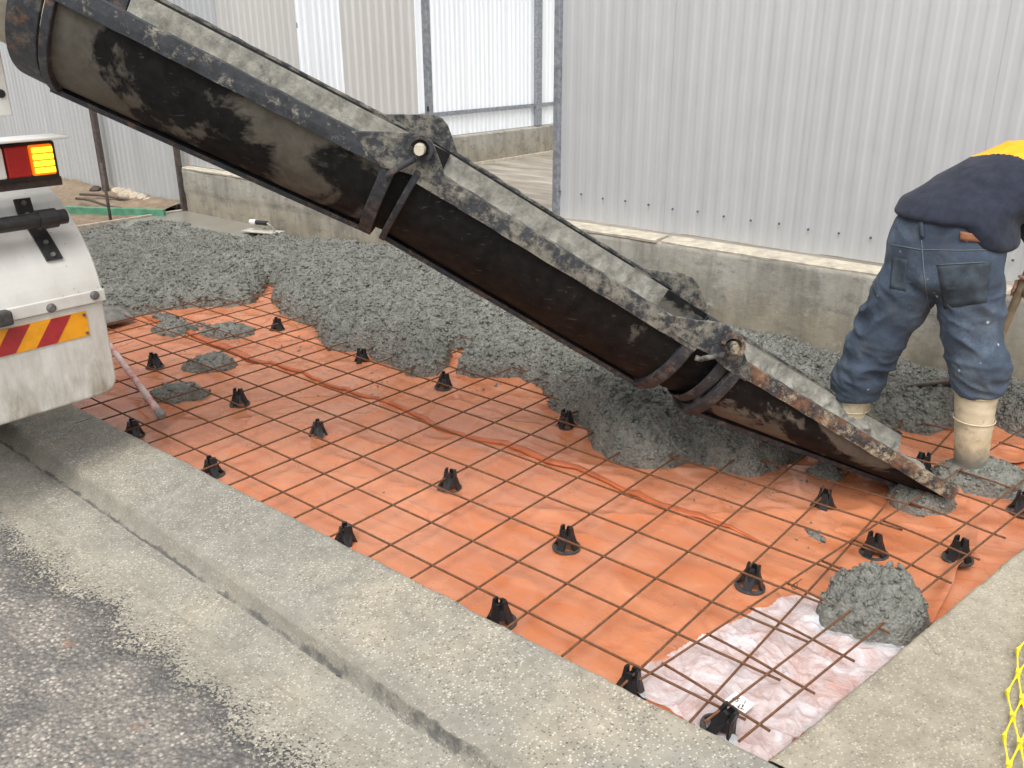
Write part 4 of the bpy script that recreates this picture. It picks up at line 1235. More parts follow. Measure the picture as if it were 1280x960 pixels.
# swivel chute on the truck side (pale painted)
s0 = empty('chute_section', tuple(S1a)); setparent(s0, chute)
a0 = S1a - ax1 * 0.10
rings = []
for t in np.linspace(0, 1, 10):
    q = a0 - ax1 * 0.9 * t
    o_ = trough_ring(q + WV * 0.02, n1, CW - 0.04, DP - 0.02); i_ = trough_ring(q + WV * 0.02, n1, CW - 0.04, DP - 0.02, 0.012)
    rings.append(np.vstack([o_, i_[::-1]]))
v, f = loft(rings, closed=True, capends=True); mk('trough', v, f, MT['wallcap'], s0, smooth=True)

# ------------------------------------------------------------------ truck (rear corner)
TX, TY = -1.42, -0.25
truck = empty('concrete_truck', (-2.4, -1.4, -0.05))
tag(truck, 'white concrete truck rear with hazard stripes and lit amber tail light', 'truck')
prof = [(-1.425, 0.327), (-1.418, 0.45), (-1.414, 0.60), (-1.412, 0.70), (-1.425, 0.78), (-1.455, 0.86), (-1.515, 0.945), (-1.60, 1.03), (-1.74, 1.112), (-1.92, 1.165), (-2.12, 1.175), (-2.32, 1.135), (-2.5, 1.03), (-2.62, 0.88), (-2.68, 0.70)]
PT = np.array(prof)
tt = np.linspace(0, len(PT) - 1, 60)
PS = np.stack([np.interp(tt, np.arange(len(PT)), PT[:, k]) for k in (0, 1)], 1)
for _ in range(3): PS[1:-1] = (PS[:-2] + 2 * PS[1:-1] + PS[2:]) / 4
def guard(rows, y0, y1, off, name, parent, thick=0.02):
    rr = []
    cx, cz = -2.05, 0.55
    for i in range(len(rows)):
        p_ = rows[i]; t_ = unit(rows[min(i + 1, len(rows) - 1)] - rows[max(i - 1, 0)]); nr = V(t_[1], -t_[0])
        if nr[0] * (p_[0] - cx) + nr[1] * (p_[1] - cz) < 0: nr = -nr
        a = p_ + nr * off; b = p_ + nr * (off - thick)
        ring = []
        for y, q in ((y1, b), (y1 - 0.003, a - nr * 0.008), (y1 - 0.010, a), (y0, a), (y0, b)):
            ring.append((q[0], y, q[1]))
        rr.append(np.array(ring))
    v, f = loft(rr, closed=True, capends=True)
    return mk(name, v, f, MT['white'], parent, smooth=False)
upper = PS[np.argmax(PS[:, 1] > 0.705):]
guard(upper, -1.0, TY, 0.010, 'mudguard', truck, 0.025)
# lower flap with rounded outer corner
fl_pts = []
for y, z in [(TY - 0.006, 0.70)] + [(TY - 0.006, z) for z in np.linspace(0.68, 0.42, 8)] + [(TY - 0.006 - 0.06 * (1 - math.cos(a)), 0.40 - 0.06 * math.sin(a)) for a in np.linspace(0, math.pi / 2, 8)] + [(-1.0, 0.335), (-1.0, 0.70)]:
    fl_pts.append((TX + 0.004, y, z))
v, f = prism(np.array(fl_pts), V(-0.03, 0, 0)); bevel(mk('mud_flap', v, f, MT['white'], truck), 0.010, 3)
# band where the guard overlaps the flap
v, f = box((TX + 0.010, (TY - 1.0) / 2, 0.722), (0.014, 0.75, 0.045)); bevel(mk('overlap_strip', v, f, MT['white'], truck), 0.004)
for q in ((118, 369), (64, 385)):
    c = onx(q[0], q[1], TX + 0.018)
    v, f = tube([c, c + V(0.005, 0, 0), c + V(0.009, 0, 0)], [0.017, 0.016, 0.009], 18); mk('bolt', v, f, MT['bolt'], truck)
# hazard plate
hz = [onx(*q, TX + 0.008) for q in ((-25, 418), (108, 389), (112, 418), (-25, 454))]
y0h, y1h = hz[0][1], (hz[1][1] + hz[2][1]) / 2
z1h, z0h = (hz[0][2] + hz[1][2]) / 2, (hz[2][2] + hz[3][2]) / 2
plate = empty('hazard_plate', (TX, y0h, z0h)); setparent(plate, truck)
Lh = y1h + 0.75
v, f = box((TX + 0.0065, (y1h - 0.75) / 2, (z0h + z1h) / 2), (0.003, Lh, z1h - z0h)); mk('backing', v, f, MT['sign_y'], plate)
hh = z1h - z0h; sw = 0.072; sk = hh * 0.72
yy = y1h - 0.055
while yy - sw - sk > -0.75:
    xx = TX + 0.0095
    q = [(xx, yy - sk, z0h + 0.001), (xx, yy, z1h - 0.001), (xx, yy - sw, z1h - 0.001), (xx, yy - sw - sk, z0h + 0.001)]
    v, f = prism(np.array(q), V(-0.001, 0, 0)); mk('red_stripe', v, f, MT['sign_r'], plate)
    yy -= 2 * sw
for dz in (0.012, hh - 0.012):
    c = V(TX + 0.010, y1h - 0.010, z0h + dz); v, f = tube([c, c + V(0.004, 0, 0)], 0.006, 10); mk('screw', v, f, MT['bolt'], plate)
# bracket strap and grab bar
strap = []
for q in ((30, 243), (38, 255), (48, 272), (58, 292), (66, 310), (76, 324)):
    strap.append(q)
gy = onx(52, 282, -1.50)[1]
rr = []
for i, t in enumerate(np.linspace(0, 1, 14)):
    z = 1.075 - 0.205 * t
    px = float(np.interp(z, PS[:30, 1], PS[:30, 0])) + 0.014
    y = gy - 0.02 + 0.02 * t
    nrm = 0.010
    rr.append(np.array([(px, y - 0.028, z), (px + nrm, y - 0.028, z + 0.004), (px + nrm, y + 0.028, z + 0.004), (px, y + 0.028, z)]))
v, f = loft(rr, closed=True, capends=True); mk('bracket_strap', v, f, MT['blackmetal'], truck)
for t in (0.08, 0.28, 0.72, 0.92):
    z = 1.075 - 0.205 * t; px = float(np.interp(z, PS[:30, 1], PS[:30, 0])) + 0.024
    c = V(px, gy - 0.02 + 0.02 * t, z + 0.003); v, f = tube([c, c + V(0.008, 0, 0.005)], [0.010, 0.008], 6); mk('bolt', v, f, MT['steel'], truck)
bc = onx(82, 270, -1.44); 
v, f = tube([(bc[0], bc[1], bc[2]), (bc[0], bc[1] - 0.05, bc[2]), (bc[0], -1.0, bc[2] - 0.0)], [0.026, 0.026, 0.026], 16); mk('grab_bar', v, f, MT['blackmetal'], truck, smooth=False)
v, f = tube([(bc[0], gy + 0.028, bc[2]), (bc[0], gy - 0.035, bc[2])], 0.034, 16); mk('clamp', v, f, MT['blackmetal'], truck)
c = onx(4, 398, TX + 0.03); v, f = box((c[0], c[1] - 0.02, c[2]), (0.05, 0.09, 0.05)); bevel(mk('bump_stop', v, f, MT['grey_plastic'], truck), 0.008)
# tail light on its bar
LXp = -1.45
def lx(px, py): return onx(px, py, LXp)
a, b = lx(66, 178), lx(62, 219)
zt, zb_ = a[2], b[2]
yo = a[1]
light = empty('tail_light', tuple(a)); setparent(light, truck)
v, f = box((LXp - 0.035, yo - 0.19, (zt + zb_) / 2 - 0.004), (0.055, 0.40, zt - zb_ + 0.022)); bevel(mk('housing', v, f, MT['blackmetal'], light), 0.010)
ya = lx(33, 180)[1]; yr = lx(2, 184)[1]
def lens(y0, y1, nm, mt):
    v, f = box((LXp - 0.004, (y0 + y1) / 2, (zt + zb_) / 2), (0.022, abs(y1 - y0) - 0.006, zt - zb_ - 0.006)); return bevel(mk(nm, v, f, MT[mt], light), 0.006, 3)
amb = lens(ya, yo - 0.004, 'amber_lens', 'lens_amber')
lens(yr, ya, 'red_lens', 'lens_red')
lens(yr - 0.09, yr, 'reverse_lens', 'paper')
pr_ = []
for r_ in range(4):
    for c_ in range(4):
        yl = ya + 0.017 + (yo - ya - 0.036) * (c_ / 3); zl_ = zb_ + 0.020 + (zt - zb_ - 0.040) * (r_ / 3)
        v, f = box((LXp + 0.009, yl, zl_), (0.006, 0.0185, 0.018)); bevel(mk('led', v, f, MT['led'], amb), 0.003)
v, f = box((LXp + 0.02, yo - 0.30, zt + 0.022), (0.13, 0.64, 0.010)); bevel(mk('light_shelf', v, f, MT['white'], truck), 0.003)
v, f = box((LXp - 0.10, yo - 0.35, zb_ - 0.028), (0.12, 0.75, 0.03)); mk('light_bar', v, f, MT['darkpost'], truck)
# white side panel with a hole at upper left
pp = [onx(*q, -1.50) for q in ((18, 145), (4, 65))]
yp = pp[0][1]; 
v, f = box((-1.52, yp - 0.30, (pp[0][2] + pp[1][2]) / 2 + 0.02), (0.03, 0.60, pp[1][2] - pp[0][2] + 0.04)); bevel(mk('ladder_panel', v, f, MT['white'], truck), 0.006)
c = onx(1, 117, -1.503); v, f = tube([c, c + V(0.0025, 0, 0)], 0.014, 16); mk('panel_hole', v, f, MT['blackmetal'], truck)
# wheel, chassis, drum support out of sight to the left
wc = V(-2.35, -0.86, 0.44)
rr = []
for r_, dy in ((0.30, -0.28), (0.46, -0.28), (0.50, -0.24), (0.50, -0.02), (0.47, 0.02), (0.50, 0.06), (0.50, 0.28), (0.46, 0.31), (0.30, 0.31)):
    rr.append(np.array([wc + V(r_ * math.cos(a), dy, r_ * math.sin(a)) for a in np.linspace(0, 2 * math.pi, 40, endpoint=False)]))
wh = empty('wheel', tuple(wc)); setparent(wh, truck)
v, f = loft(rr, closed=True); mk('tyre', v, f, MT['rubber'], wh, smooth=True)
rr = [np.array([wc + V(r_ * math.cos(a), dy, r_ * math.sin(a)) for a in np.linspace(0, 2 * math.pi, 32, endpoint=False)]) for r_, dy in ((0.31, 0.29), (0.27, 0.26), (0.26, 0.10), (0.14, 0.08), (0.12, 0.22), (0.01, 0.23))]
v, f = loft(rr, closed=True); mk('rim', v, f, MT['white'], wh, smooth=True)
for yy in (-1.05, -1.85):
    v, f = box((-4.5, yy, 0.85), (6.2, 0.09, 0.26)); mk('chassis_rail', v, f, MT['blackmetal'], truck)
v, f = box((-1.6, -1.45, 0.78), (0.12, 1.5, 0.16)); bevel(mk('rear_crossmember', v, f, MT['blackmetal'], truck), 0.01)
rr = [np.array([V(-3.2 - s, -1.45 + r_ * math.cos(a), 2.35 - 0.12 * s + r_ * math.sin(a)) for a in np.linspace(0, 2 * math.pi, 40, endpoint=False)]) for s, r_ in ((0, 0.55), (0.9, 0.95), (1.8, 1.12), (3.0, 1.1), (4.2, 0.7))]
v, f = loft(rr, closed=True, capends=True); mk('drum', v, f, MT['white'], truck, smooth=True)
v, f = box((-2.6, -1.45, 1.35), (0.3, 1.0, 0.9)); mk('drum_pedestal', v, f, MT['white'], truck)

# ------------------------------------------------------------------ form boards, stakes, rubble at the far end
fb = empty('form_board', (-6.25, 2.2, 0)); tag(fb, 'grey timber form board holding the far end of the slab', 'timber')
v, f = box((-6.25, 1.40, -0.02), (0.04, 2.98, 0.155)); o = mk('board', v, f, MT['timber'], fb); bevel(o, 0.004)
ga, gb = onz(80, 264, 0.06), onz(178, 267, 0.06)
d_ = unit(gb - ga); 
gbd = empty('green_board', tuple(gb)); tag(gbd, 'green painted timber board lying behind the form board', 'timber')
v, f = box(tuple((ga + gb) / 2 + V(-0.03, 0, -0.01)), (np.linalg.norm(gb - ga) + 0.5, 0.045, 0.11), (d_, V(-d_[1], d_[0], 0), V(0, 0, 1))); bevel(mk('board', v, f, MT['green'], gbd), 0.004)
pk = onz(138, 273, 0.06)
peg = empty('steel_peg', (pk[0], pk[1], 0)); tag(peg, 'thin rusty steel peg standing beside the green board', 'peg')
v, f = tube([pk + V(0, 0, -0.15), pk + V(-0.02, 0.01, 0.50)], 0.014, 8); mk('shaft', v, f, MT['darkpost'], peg, smooth=True)
for k, (qa, qb) in enumerate((((100, 243), (190, 252)), ((95, 248), (152, 260)))):
    A, B = onz(*qa, 0.085), onz(*qb, 0.085)
    v, f = tube([A + (B - A) * t + V(0, 0, 0.012 * math.sin(6 * t)) for t in np.linspace(0, 1, 8)], 0.013, 7)
    tag(mk('steel_rod', v, f, MT['darkpost'], smooth=True), ['longer rusty rod lying on the dirt, pointing at the rubble', 'shorter rusty rod lying on the dirt, nearer the green board'][k], 'rod', 'rods on the dirt')
rs = np.random.RandomState(9)
stones = [((137, 238), 'tiny', 0.055, 'reddish stone at the foot of the dark fence post'), ((141, 236), 0, 0.07, 'pale stone of the rubble row nearest the steel peg'), ((146, 239), 0, 0.06, 'second pale stone of the rubble row from the peg'),
          ((152, 240), 0, 0.05, 'small third stone of the rubble row from the peg'), ((156, 244), 0, 0.06, 'pale stone in the front middle of the rubble row'), ((161, 241), 0, 0.055, 'stone at the back middle of the rubble row'),
          ((166, 245), 0, 0.05, 'fourth pale stone from the far end of the rubble row'), ((170, 246), 0, 0.05, 'stone third from the fence post end of the rubble row'), ((178, 247), 0, 0.065, 'whitest stone at the right end of the rubble row'), ((186, 250), 0, 0.035, 'lone small pale stone right of the rubble row')]
for i, (px, _, r, lab) in enumerate(stones):
    if i == 0: px = (119, 237)
    q = onz(px[0], px[1], 0.09)
    bm = bmesh.new(); bmesh.ops.create_icosphere(bm, subdivisions=2, radius=r)
    sc = (1.1 + 0.5 * rs.rand(), 0.8 + 0.4 * rs.rand(), 0.6 + 0.3 * rs.rand())
    for vv in bm.verts:
        k = 1 + 0.45 * float(vn(vv.co.x / r * 1.3 + i * 5, vv.co.y / r * 1.3 + vv.co.z / r, 251))
        vv.co = Vector((vv.co.x * k * sc[0], vv.co.y * k * sc[1], vv.co.z * k * sc[2]))
    me = bpy.data.meshes.new('stone'); bm.to_mesh(me); bm.free(); me.materials.append(MT['rock'] if i else MT['darkpost'])
    o = bpy.data.objects.new('stone', me); COL.objects.link(o); o.location = (q[0], q[1], 0.09); o.rotation_euler = (0, 0, rs.rand() * 3)
    tag(o, lab, 'stone', 'rubble by the fence')

# ------------------------------------------------------------------ hand float on the trowelled concrete
hc = onz(329, 291, 0.055)
fla = empty('hand_float', tuple(hc)); tag(fla, 'plasterer\'s hand float resting on the concrete by the wall', 'trowel')
fd = unit(onz(352, 294, 0.055) - onz(306, 290, 0.055)); fside = V(-fd[1], fd[0], 0)
v, f = box(tuple(hc + V(0, 0, 0.012)), (0.36, 0.12, 0.012), (fd, fside, V(0, 0, 1))); bevel(mk('blade', v, f, MT['float'], fla), 0.003)
ha = hc + V(0, 0, 0.085) - fd * 0.12; hb = hc + V(0, 0, 0.085) + fd * 0.05
v, f = tube([ha, ha + fd * 0.06], [0.024, 0.026], 14); mk('handle_end', v, f, MT['orange_knob'], fla)
v, f = tube([ha + fd * 0.06, hb], [0.020, 0.020], 14); mk('grip', v, f, MT['blackmetal'], fla)
v, f = tube([hb, hb + fd * 0.04 + V(0, 0, -0.02), hc + fd * 0.12 + V(0, 0, 0.02)], 0.009, 8); mk('neck', v, f, MT['steel'], fla)

# ------------------------------------------------------------------ tools at left
def shovel_blade(c, fwd, side, up, L, W, dish=0.03):
    rr = []
    for t in np.linspace(0, 1, 10):
        wv = W / 2 * (1 if t < 0.75 else math.sqrt(max(0.05, 1 - ((t - 0.75) / 0.27) ** 2)) * 0.85 + 0.15)
        rr.append(np.array([c + fwd * L * t + side * wv * s + up * (dish * s * s + 0.01 * (1 - t)) for s in np.linspace(-1, 1, 9)]))
    v, f = loft(rr); return v, f
shv = empty('square_shovel', tuple(onz(155, 398, 0.0))); tag(shv, 'square-mouth shovel blade beside the mudguard at the concrete edge', 'shovel')
sb0, sb1 = onz(122, 412, -0.03), onz(169, 398, -0.03)
sfw = unit(sb1 - sb0); sback = V(-sfw[1], sfw[0], 0)
rr = []
for t in np.linspace(0, 1, 10):
    wcurve = 0.05 * (1 - t) + 0.0
    rr.append(np.array([sb0 + (sb1 - sb0) * t + sback * (0.20 * u * u) + V(0, 0, 0.010 + 0.085 * u ** 0.8 - 0.02 * t) for u in np.linspace(0, 1, 8)]))
v, f = loft(rr); o = mk('blade', v, f, MT['steel'], shv, smooth=True); solid(o, 0.005)
v, f = tube([sb0 + sback * 0.08 + V(0, 0, 0.05), sb0 - sfw * 0.3 + sback * 0.08 + V(0, 0, 0.10), sb0 - sfw * 1.2 + sback * 0.08 + V(0, 0, 0.40)], [0.02, 0.017, 0.017], 10); mk('handle', v, f, MT['wood'], shv, smooth=True)
pa, pb = onz(203, 521, 0.025), onz(150, 449, 0.06)
pole = empty('tool_pole', tuple(pa)); tag(pole, 'worn red and white pole lying on the mesh beside the mudguard', 'pole')
pd = unit(pb - pa)
v, f = tube([pa + pd * 0.05, pa + pd * 0.3, pb + pd * 0.5], [0.017, 0.016, 0.016], 12); mk('shaft', v, f, MT['redpole'], pole, smooth=True)
v, f = tube([pa, pa + pd * 0.012, pa + pd * 0.03, pa + pd * 0.07], [0.012, 0.021, 0.022, 0.019], 12); mk('end_cap', v, f, MT['steel'], pole)

# ------------------------------------------------------------------ worker
def icos(sub=2):
    bm = bmesh.new(); bmesh.ops.create_icosphere(bm, subdivisions=sub, radius=1)
    v = np.array([q.co[:] for q in bm.verts]); f = [tuple(q.index for q in p_.verts) for p_ in bm.faces]; bm.free(); return v, f
IV, IF = icos(3)
def sweep(pts, n=14):
    """pts: list of (center, (rx, ry, rz), yaw) interpolated into ellipsoids"""
    out = []
    for i in range(len(pts) - 1):
        (c0, r0, y0), (c1, r1, y1) = pts[i], pts[i + 1]
        for t in np.linspace(0, 1, n):
            c = np.array(c0) * (1 - t) + np.array(c1) * t; r = np.array(r0) * (1 - t) + np.array(r1) * t; y = y0 * (1 - t) + y1 * t
            ca, sa = math.cos(y), math.sin(y)
            q = IV * r; q = np.stack([q[:, 0] * ca - q[:, 1] * sa, q[:, 0] * sa + q[:, 1] * ca, q[:, 2]], 1) + c
            out.append((q, IF))
    return out
def remesh(name, parts, vox, smooth_it, mat, parent, disp=None):
    v, f = join(parts)
    me = mesh_np(name + '_src', v, np.array(f)); o = bpy.data.objects.new(name + '_src', me); COL.objects.link(o)
    r = o.modifiers.new('r', 'REMESH'); r.mode = 'VOXEL'; r.voxel_size = vox
    s = o.modifiers.new('s', 'SMOOTH'); s.iterations = smooth_it; s.factor = 0.6
    dg = bpy.context.evaluated_depsgraph_get(); dg.update()
    m2_ = bpy.data.meshes.new_from_object(o.evaluated_get(dg)); m2_.name = name
    bpy.data.objects.remove(o); bpy.data.meshes.remove(me)
    if disp:
        n = len(m2_.vertices); co = np.zeros(n * 3); no = np.zeros(n * 3)
        m2_.vertices.foreach_get('co', co); m2_.vertices.foreach_get('normal', no)
        co = co.reshape(-1, 3); no = no.reshape(-1, 3)
        co = co + no * disp(co)[:, None]; m2_.vertices.foreach_set('co', co.ravel()); m2_.update()
    m2_.materials.clear(); m2_.materials.append(mat)
    m2_.polygons.foreach_set('use_smooth', np.ones(len(m2_.polygons), bool))
    ob = bpy.data.objects.new(name, m2_); COL.objects.link(ob); setparent(ob, parent)
    return ob
def vn3(p_, s, sc):
    return vn(p_[:, 0] * sc[0] + p_[:, 1] * sc[1] * 0.7, p_[:, 2] * sc[2] + p_[:, 1] * sc[1] * 0.4, s)
man = empty('person', (0.95, 1.8, FZ))
tag(man, 'worker bent over in blue jeans, navy and yellow jacket and cream gumboots', 'person')
YAW = -0.36      # torso lateral axis
def wrinkle(p_):
    z = p_[:, 2]
    low = np.exp(-((z - 0.34) / 0.12) ** 2)
    knee = np.exp(-((z - 0.56) / 0.10) ** 2)
    w1 = np.abs(vn3(p_, 301, (6, 6, 20))) * -1 + 0.25
    w2 = np.abs(vn(p_[:, 0] * 9 + z * 12, z * 9 - p_[:, 0] * 10 + p_[:, 1] * 6, 302)) * -1 + 0.25
    w3 = 0.22 - np.abs(vn(p_[:, 0] * 16 + z * 9, z * 26 + p_[:, 0] * 8 - p_[:, 1] * 9, 304))
    crotch = np.exp(-((z - 0.68) / 0.09) ** 2)
    return 0.048 * low * w1 + 0.026 * low * w3 + 0.034 * knee * w2 + 0.020 * crotch * w3 + 0.014 * w2 + 0.008 * vn3(p_, 303, (12, 12, 12))
jp = []
jp += sweep([((0.94, 1.79, 0.955), (0.19, 0.13, 0.05), YAW * 0.4), ((0.942, 1.79, 0.87), (0.213, 0.15, 0.07), YAW * 0.4), ((0.948, 1.785, 0.78), (0.214, 0.15, 0.08), YAW * 0.4)])
jp += sweep([((0.858, 1.79, 0.76), (0.122, 0.128, 0.11), 0), ((0.755, 1.79, 0.48), (0.106, 0.108, 0.09), 0), ((0.715, 1.79, 0.36), (0.110, 0.112, 0.05), 0), ((0.695, 1.80, 0.22), (0.094, 0.096, 0.022), 0)])
jp += sweep([((1.045, 1.79, 0.76), (0.118, 0.125, 0.11), 0), ((1.105, 1.805, 0.52), (0.103, 0.105, 0.09), 0), ((1.128, 1.82, 0.43), (0.110, 0.112, 0.05), 0), ((1.132, 1.828, 0.335), (0.096, 0.098, 0.022), 0)])
jeans = remesh('jeans', jp, 0.007, 4, MT['denim'], man, wrinkle)
jk = []
TD = unit(V(0.45, 0.85, 0.1))
jk += sweep([((0.940, 1.80, 0.985), (0.212, 0.155, 0.022), YAW * 0.5), ((0.948, 1.83, 1.01), (0.216, 0.16, 0.065), YAW * 0.7), ((1.02, 1.93, 1.055), (0.215, 0.165, 0.115), YAW), ((1.12, 2.07, 1.110), (0.228, 0.165, 0.135), YAW), ((1.17, 2.24, 1.105), (0.215, 0.14, 0.12), YAW), ((1.23, 2.33, 1.09), (0.11, 0.08, 0.085), YAW)])
jk += sweep([((1.06, 1.80, 0.985), (0.10, 0.14, 0.04), YAW * 0.5), ((1.115, 1.80, 0.905), (0.058, 0.125, 0.03), YAW * 0.5)], 10)
jk += sweep([((1.345, 2.17, 1.09), (0.085, 0.085, 0.085), 0), ((1.40, 2.20, 0.84), (0.068, 0.068, 0.07), 0), ((1.27, 2.20, 0.66), (0.052, 0.052, 0.052), 0)], 18)
jk += sweep([((1.01, 2.31, 1.08), (0.085, 0.085, 0.085), 0), ((1.05, 2.42, 0.95), (0.068, 0.068, 0.07), 0), ((1.16, 2.33, 0.84), (0.052, 0.052, 0.052), 0)], 18)
def jw(p_): return 0.016 * (0.25 - np.abs(vn(p_[:, 0] * 7 + p_[:, 2] * 6, p_[:, 1] * 6 - p_[:, 2] * 8, 311))) + 0.006 * vn3(p_, 312, (14, 14, 14))
jacket = remesh('jacket', jk, 0.010, 5, MT['navy'], man, jw)
jacket.data.materials.append(MT['hivis'])
for p_ in jacket.data.polygons:
    c = p_.center
    if c.x * TD[0] + c.y * TD[1] + c.z * TD[2] > 2.325 and c.z > 1.02: p_.material_index = 1
# body: head, neck, hands in one continuous mesh under the clothes
bp = sweep([((0.955, 1.79, 0.85), (0.13, 0.09, 0.08), YAW), ((1.00, 1.93, 1.06), (0.15, 0.10, 0.09), YAW), ((1.17, 2.24, 1.09), (0.16, 0.09, 0.09), YAW), ((1.29, 2.42, 1.07), (0.058, 0.058, 0.058), 0), ((1.335, 2.475, 1.04), (0.06, 0.06, 0.06), 0)])
HD = V(1.385, 2.54, 1.01)
bp += sweep([(HD, (0.078, 0.098, 0.10), YAW), (HD + V(0.02, 0.035, -0.045), (0.062, 0.075, 0.075), YAW)])
bp += sweep([(HD + V(0.055, 0.10, -0.02), (0.014, 0.02, 0.02), YAW), (HD + V(0.058, 0.112, -0.045), (0.018, 0.02, 0.016), YAW)])     # nose
for s in (-1, 1): bp += sweep([(HD + V(0.078 * s * 0.94, -0.078 * s * 0.35, 0), (0.012, 0.022, 0.032), YAW), (HD + V(0.082 * s * 0.94, -0.082 * s * 0.35, -0.02), (0.010, 0.016, 0.016), YAW)], 4)
bp += sweep([((1.17, 2.24, 1.09), (0.06, 0.06, 0.06), 0), ((1.345, 2.17, 1.09), (0.055, 0.055, 0.055), 0), ((1.40, 2.20, 0.84), (0.045, 0.045, 0.045), 0), ((1.24, 2.20, 0.65), (0.030, 0.030, 0.030), 0), ((1.19, 2.20, 0.655), (0.030, 0.020, 0.035), 0)], 18)
bp += sweep([((1.17, 2.24, 1.09), (0.06, 0.06, 0.06), 0), ((1.01, 2.31, 1.08), (0.055, 0.055, 0.055), 0), ((1.05, 2.42, 0.95), (0.045, 0.045, 0.045), 0), ((1.165, 2.31, 0.84), (0.030, 0.030, 0.030), 0), ((1.185, 2.255, 0.845), (0.030, 0.030, 0.022), 0)], 18)
SH0, SH1 = V(1.035, 2.26, 0.085), V(1.185, 2.20, 0.86)      # shovel handle axis
hd = unit(SH1 - SH0)
def fingers(c, out, axis):
    res = []
    o2 = unit(np.cross(axis, out))
    for k, L in enumerate((0.9, 1.0, 0.95, 0.8)):
        b = c + axis * (0.030 - 0.020 * k); rad = 0.026
        pts = [(b + out * rad * math.cos(a) + o2 * rad * math.sin(a), (0.0088,) * 3, 0) for a in np.linspace(0, 3.6 * L, 5)]
        res += sweep(pts, 6)
    b = c + axis * 0.045
    res += sweep([(b + out * 0.028, (0.011,) * 3, 0), (b - o2 * 0.026 + axis * 0.012, (0.010,) * 3, 0), (b - out * 0.02 - o2 * 0.02 + axis * 0.014, (0.009,) * 3, 0)], 6)
    return res
hR = SH0 + hd * ((0.655 - SH0[2]) / hd[2]); hL = SH0 + hd * ((0.845 - SH0[2]) / hd[2])
bp += sweep([((1.19, 2.20, 0.655), (0.028, 0.020, 0.035), 0), (hR + V(0.028, -0.005, 0), (0.018, 0.02, 0.038), 0)], 6) + fingers(hR, V(1, 0, 0), hd)
bp += sweep([((1.185, 2.255, 0.845), (0.028, 0.024, 0.03), 0), (hL + V(0, 0.03, 0), (0.022, 0.018, 0.036), 0)], 6) + fingers(hL, V(0, 1, 0), hd)
body = remesh('body', bp, 0.0065, 3, MT['skin'], man)
hp = sweep([(HD + V(-0.012, -0.015, 0.018), (0.084, 0.10, 0.098), YAW), (HD + V(-0.03, -0.03, -0.02), (0.074, 0.075, 0.08), YAW)], 6)
remesh('hair', hp, 0.008, 2, MT['hair'], man, lambda q: 0.006 * vn3(q, 321, (60, 60, 60)))
for s in (-1, 1):
    c = HD + V(0.030 * s * 0.94 + 0.038, -0.030 * s * 0.35 + 0.092, 0.005)
    v, f = IV * 0.011 + c, IF; mk('eye', v, f, MT['paper'], man, smooth=True)
c = HD + V(0.05, 0.092, -0.075)
v, f = IV * V(0.024, 0.008, 0.007) + c, IF; mk('mouth', v, f, MT['lens_red'], man, smooth=True)
# boots
def boot(ankle, top, toe_dir):
    b = []
    gz_ = FZ
    a = V(ankle[0], ankle[1], gz_ + 0.09); td = unit(V(*toe_dir, 0))
    b += sweep([(V(*top), (0.078, 0.082, 0.012), 0), (V(*(0.5 * np.array(top) + 0.5 * a)), (0.070, 0.074, 0.03), 0), (a, (0.062, 0.066, 0.05), 0)], 16)
    yw_ = math.atan2(td[1], td[0])
    b += sweep([(a - td * 0.03 + V(0, 0, -0.045), (0.065, 0.05, 0.042), yw_), (a + td * 0.07 + V(0, 0, -0.04), (0.07, 0.05, 0.045), yw_), (a + td * 0.15 + V(0, 0, -0.052), (0.06, 0.05, 0.034), yw_)], 10)
    bt = remesh('boot', b, 0.008, 3, MT['boot'], man, lambda q: 0.004 * vn3(q, 331, (18, 18, 18)))
    # rim and welt lines
    for (fz, r_, th) in ((0.02, 0.0795, 0.0035), (0.38, 0.0745, 0.0025)):
        c = np.array(top) * (1 - fz) + a * fz
        v, f = tube([c + V(r_ * math.cos(t), r_ * 1.04 * math.sin(t), 0) for t in np.linspace(0, 2 * math.pi, 30)], th, 6, caps=False); mk('boot_rim', v, f, MT['boot'], bt, smooth=True)
    return bt
boot((1.155, 1.86), (1.134, 1.828, 0.335), (0.55, 0.83))
boot((0.66, 1.83), (0.693, 1.80, 0.23), (0.35, 0.94))
# patches that follow the jeans surface
dg = bpy.context.evaluated_depsgraph_get(); dg.update()
bvj = BVHTree.FromObject(jeans, dg); bvk = BVHTree.FromObject(jacket, dg)
def drape(name, quad, nu, nv, off, mat, parent, bvh, thick=0.003):
    q = np.array(quad, float); pts = []
    for i in range(nu + 1):
        for j in range(nv + 1):
            u, v_ = i / nu, j / nv
            px = (q[0] * (1 - u) + q[1] * u) * (1 - v_) + (q[3] * (1 - u) + q[2] * u) * v_
            d = ray(*px); h = bvh.ray_cast(Vector(CAM), Vector(d))
            if h[0] is None: return None
            pts.append(np.array(h[0]) + np.array(h[1]) * off)
    f = [(i * (nv + 1) + j, (i + 1) * (nv + 1) + j, (i + 1) * (nv + 1) + j + 1, i * (nv + 1) + j + 1) for i in range(nu) for j in range(nv)]
    o = mk(name, np.array(pts), f, mat, parent, smooth=True); solid(o, thick, 1); return o
def seam(name, pl, off, r, mat, parent, bvh):
    pts = []
    for k in range(len(pl) - 1):
        for t in np.linspace(0, 1, 8, endpoint=False):
            px = (pl[k][0] * (1 - t) + pl[k + 1][0] * t, pl[k][1] * (1 - t) + pl[k + 1][1] * t)
            h = bvh.ray_cast(Vector(CAM), Vector(ray(*px)))
            if h[0] is not None: pts.append(np.array(h[0]) + np.array(h[1]) * off)
    if len(pts) > 3:
        v, f = tube(pts, r, 5); return mk(name, v, f, mat, parent, smooth=True)
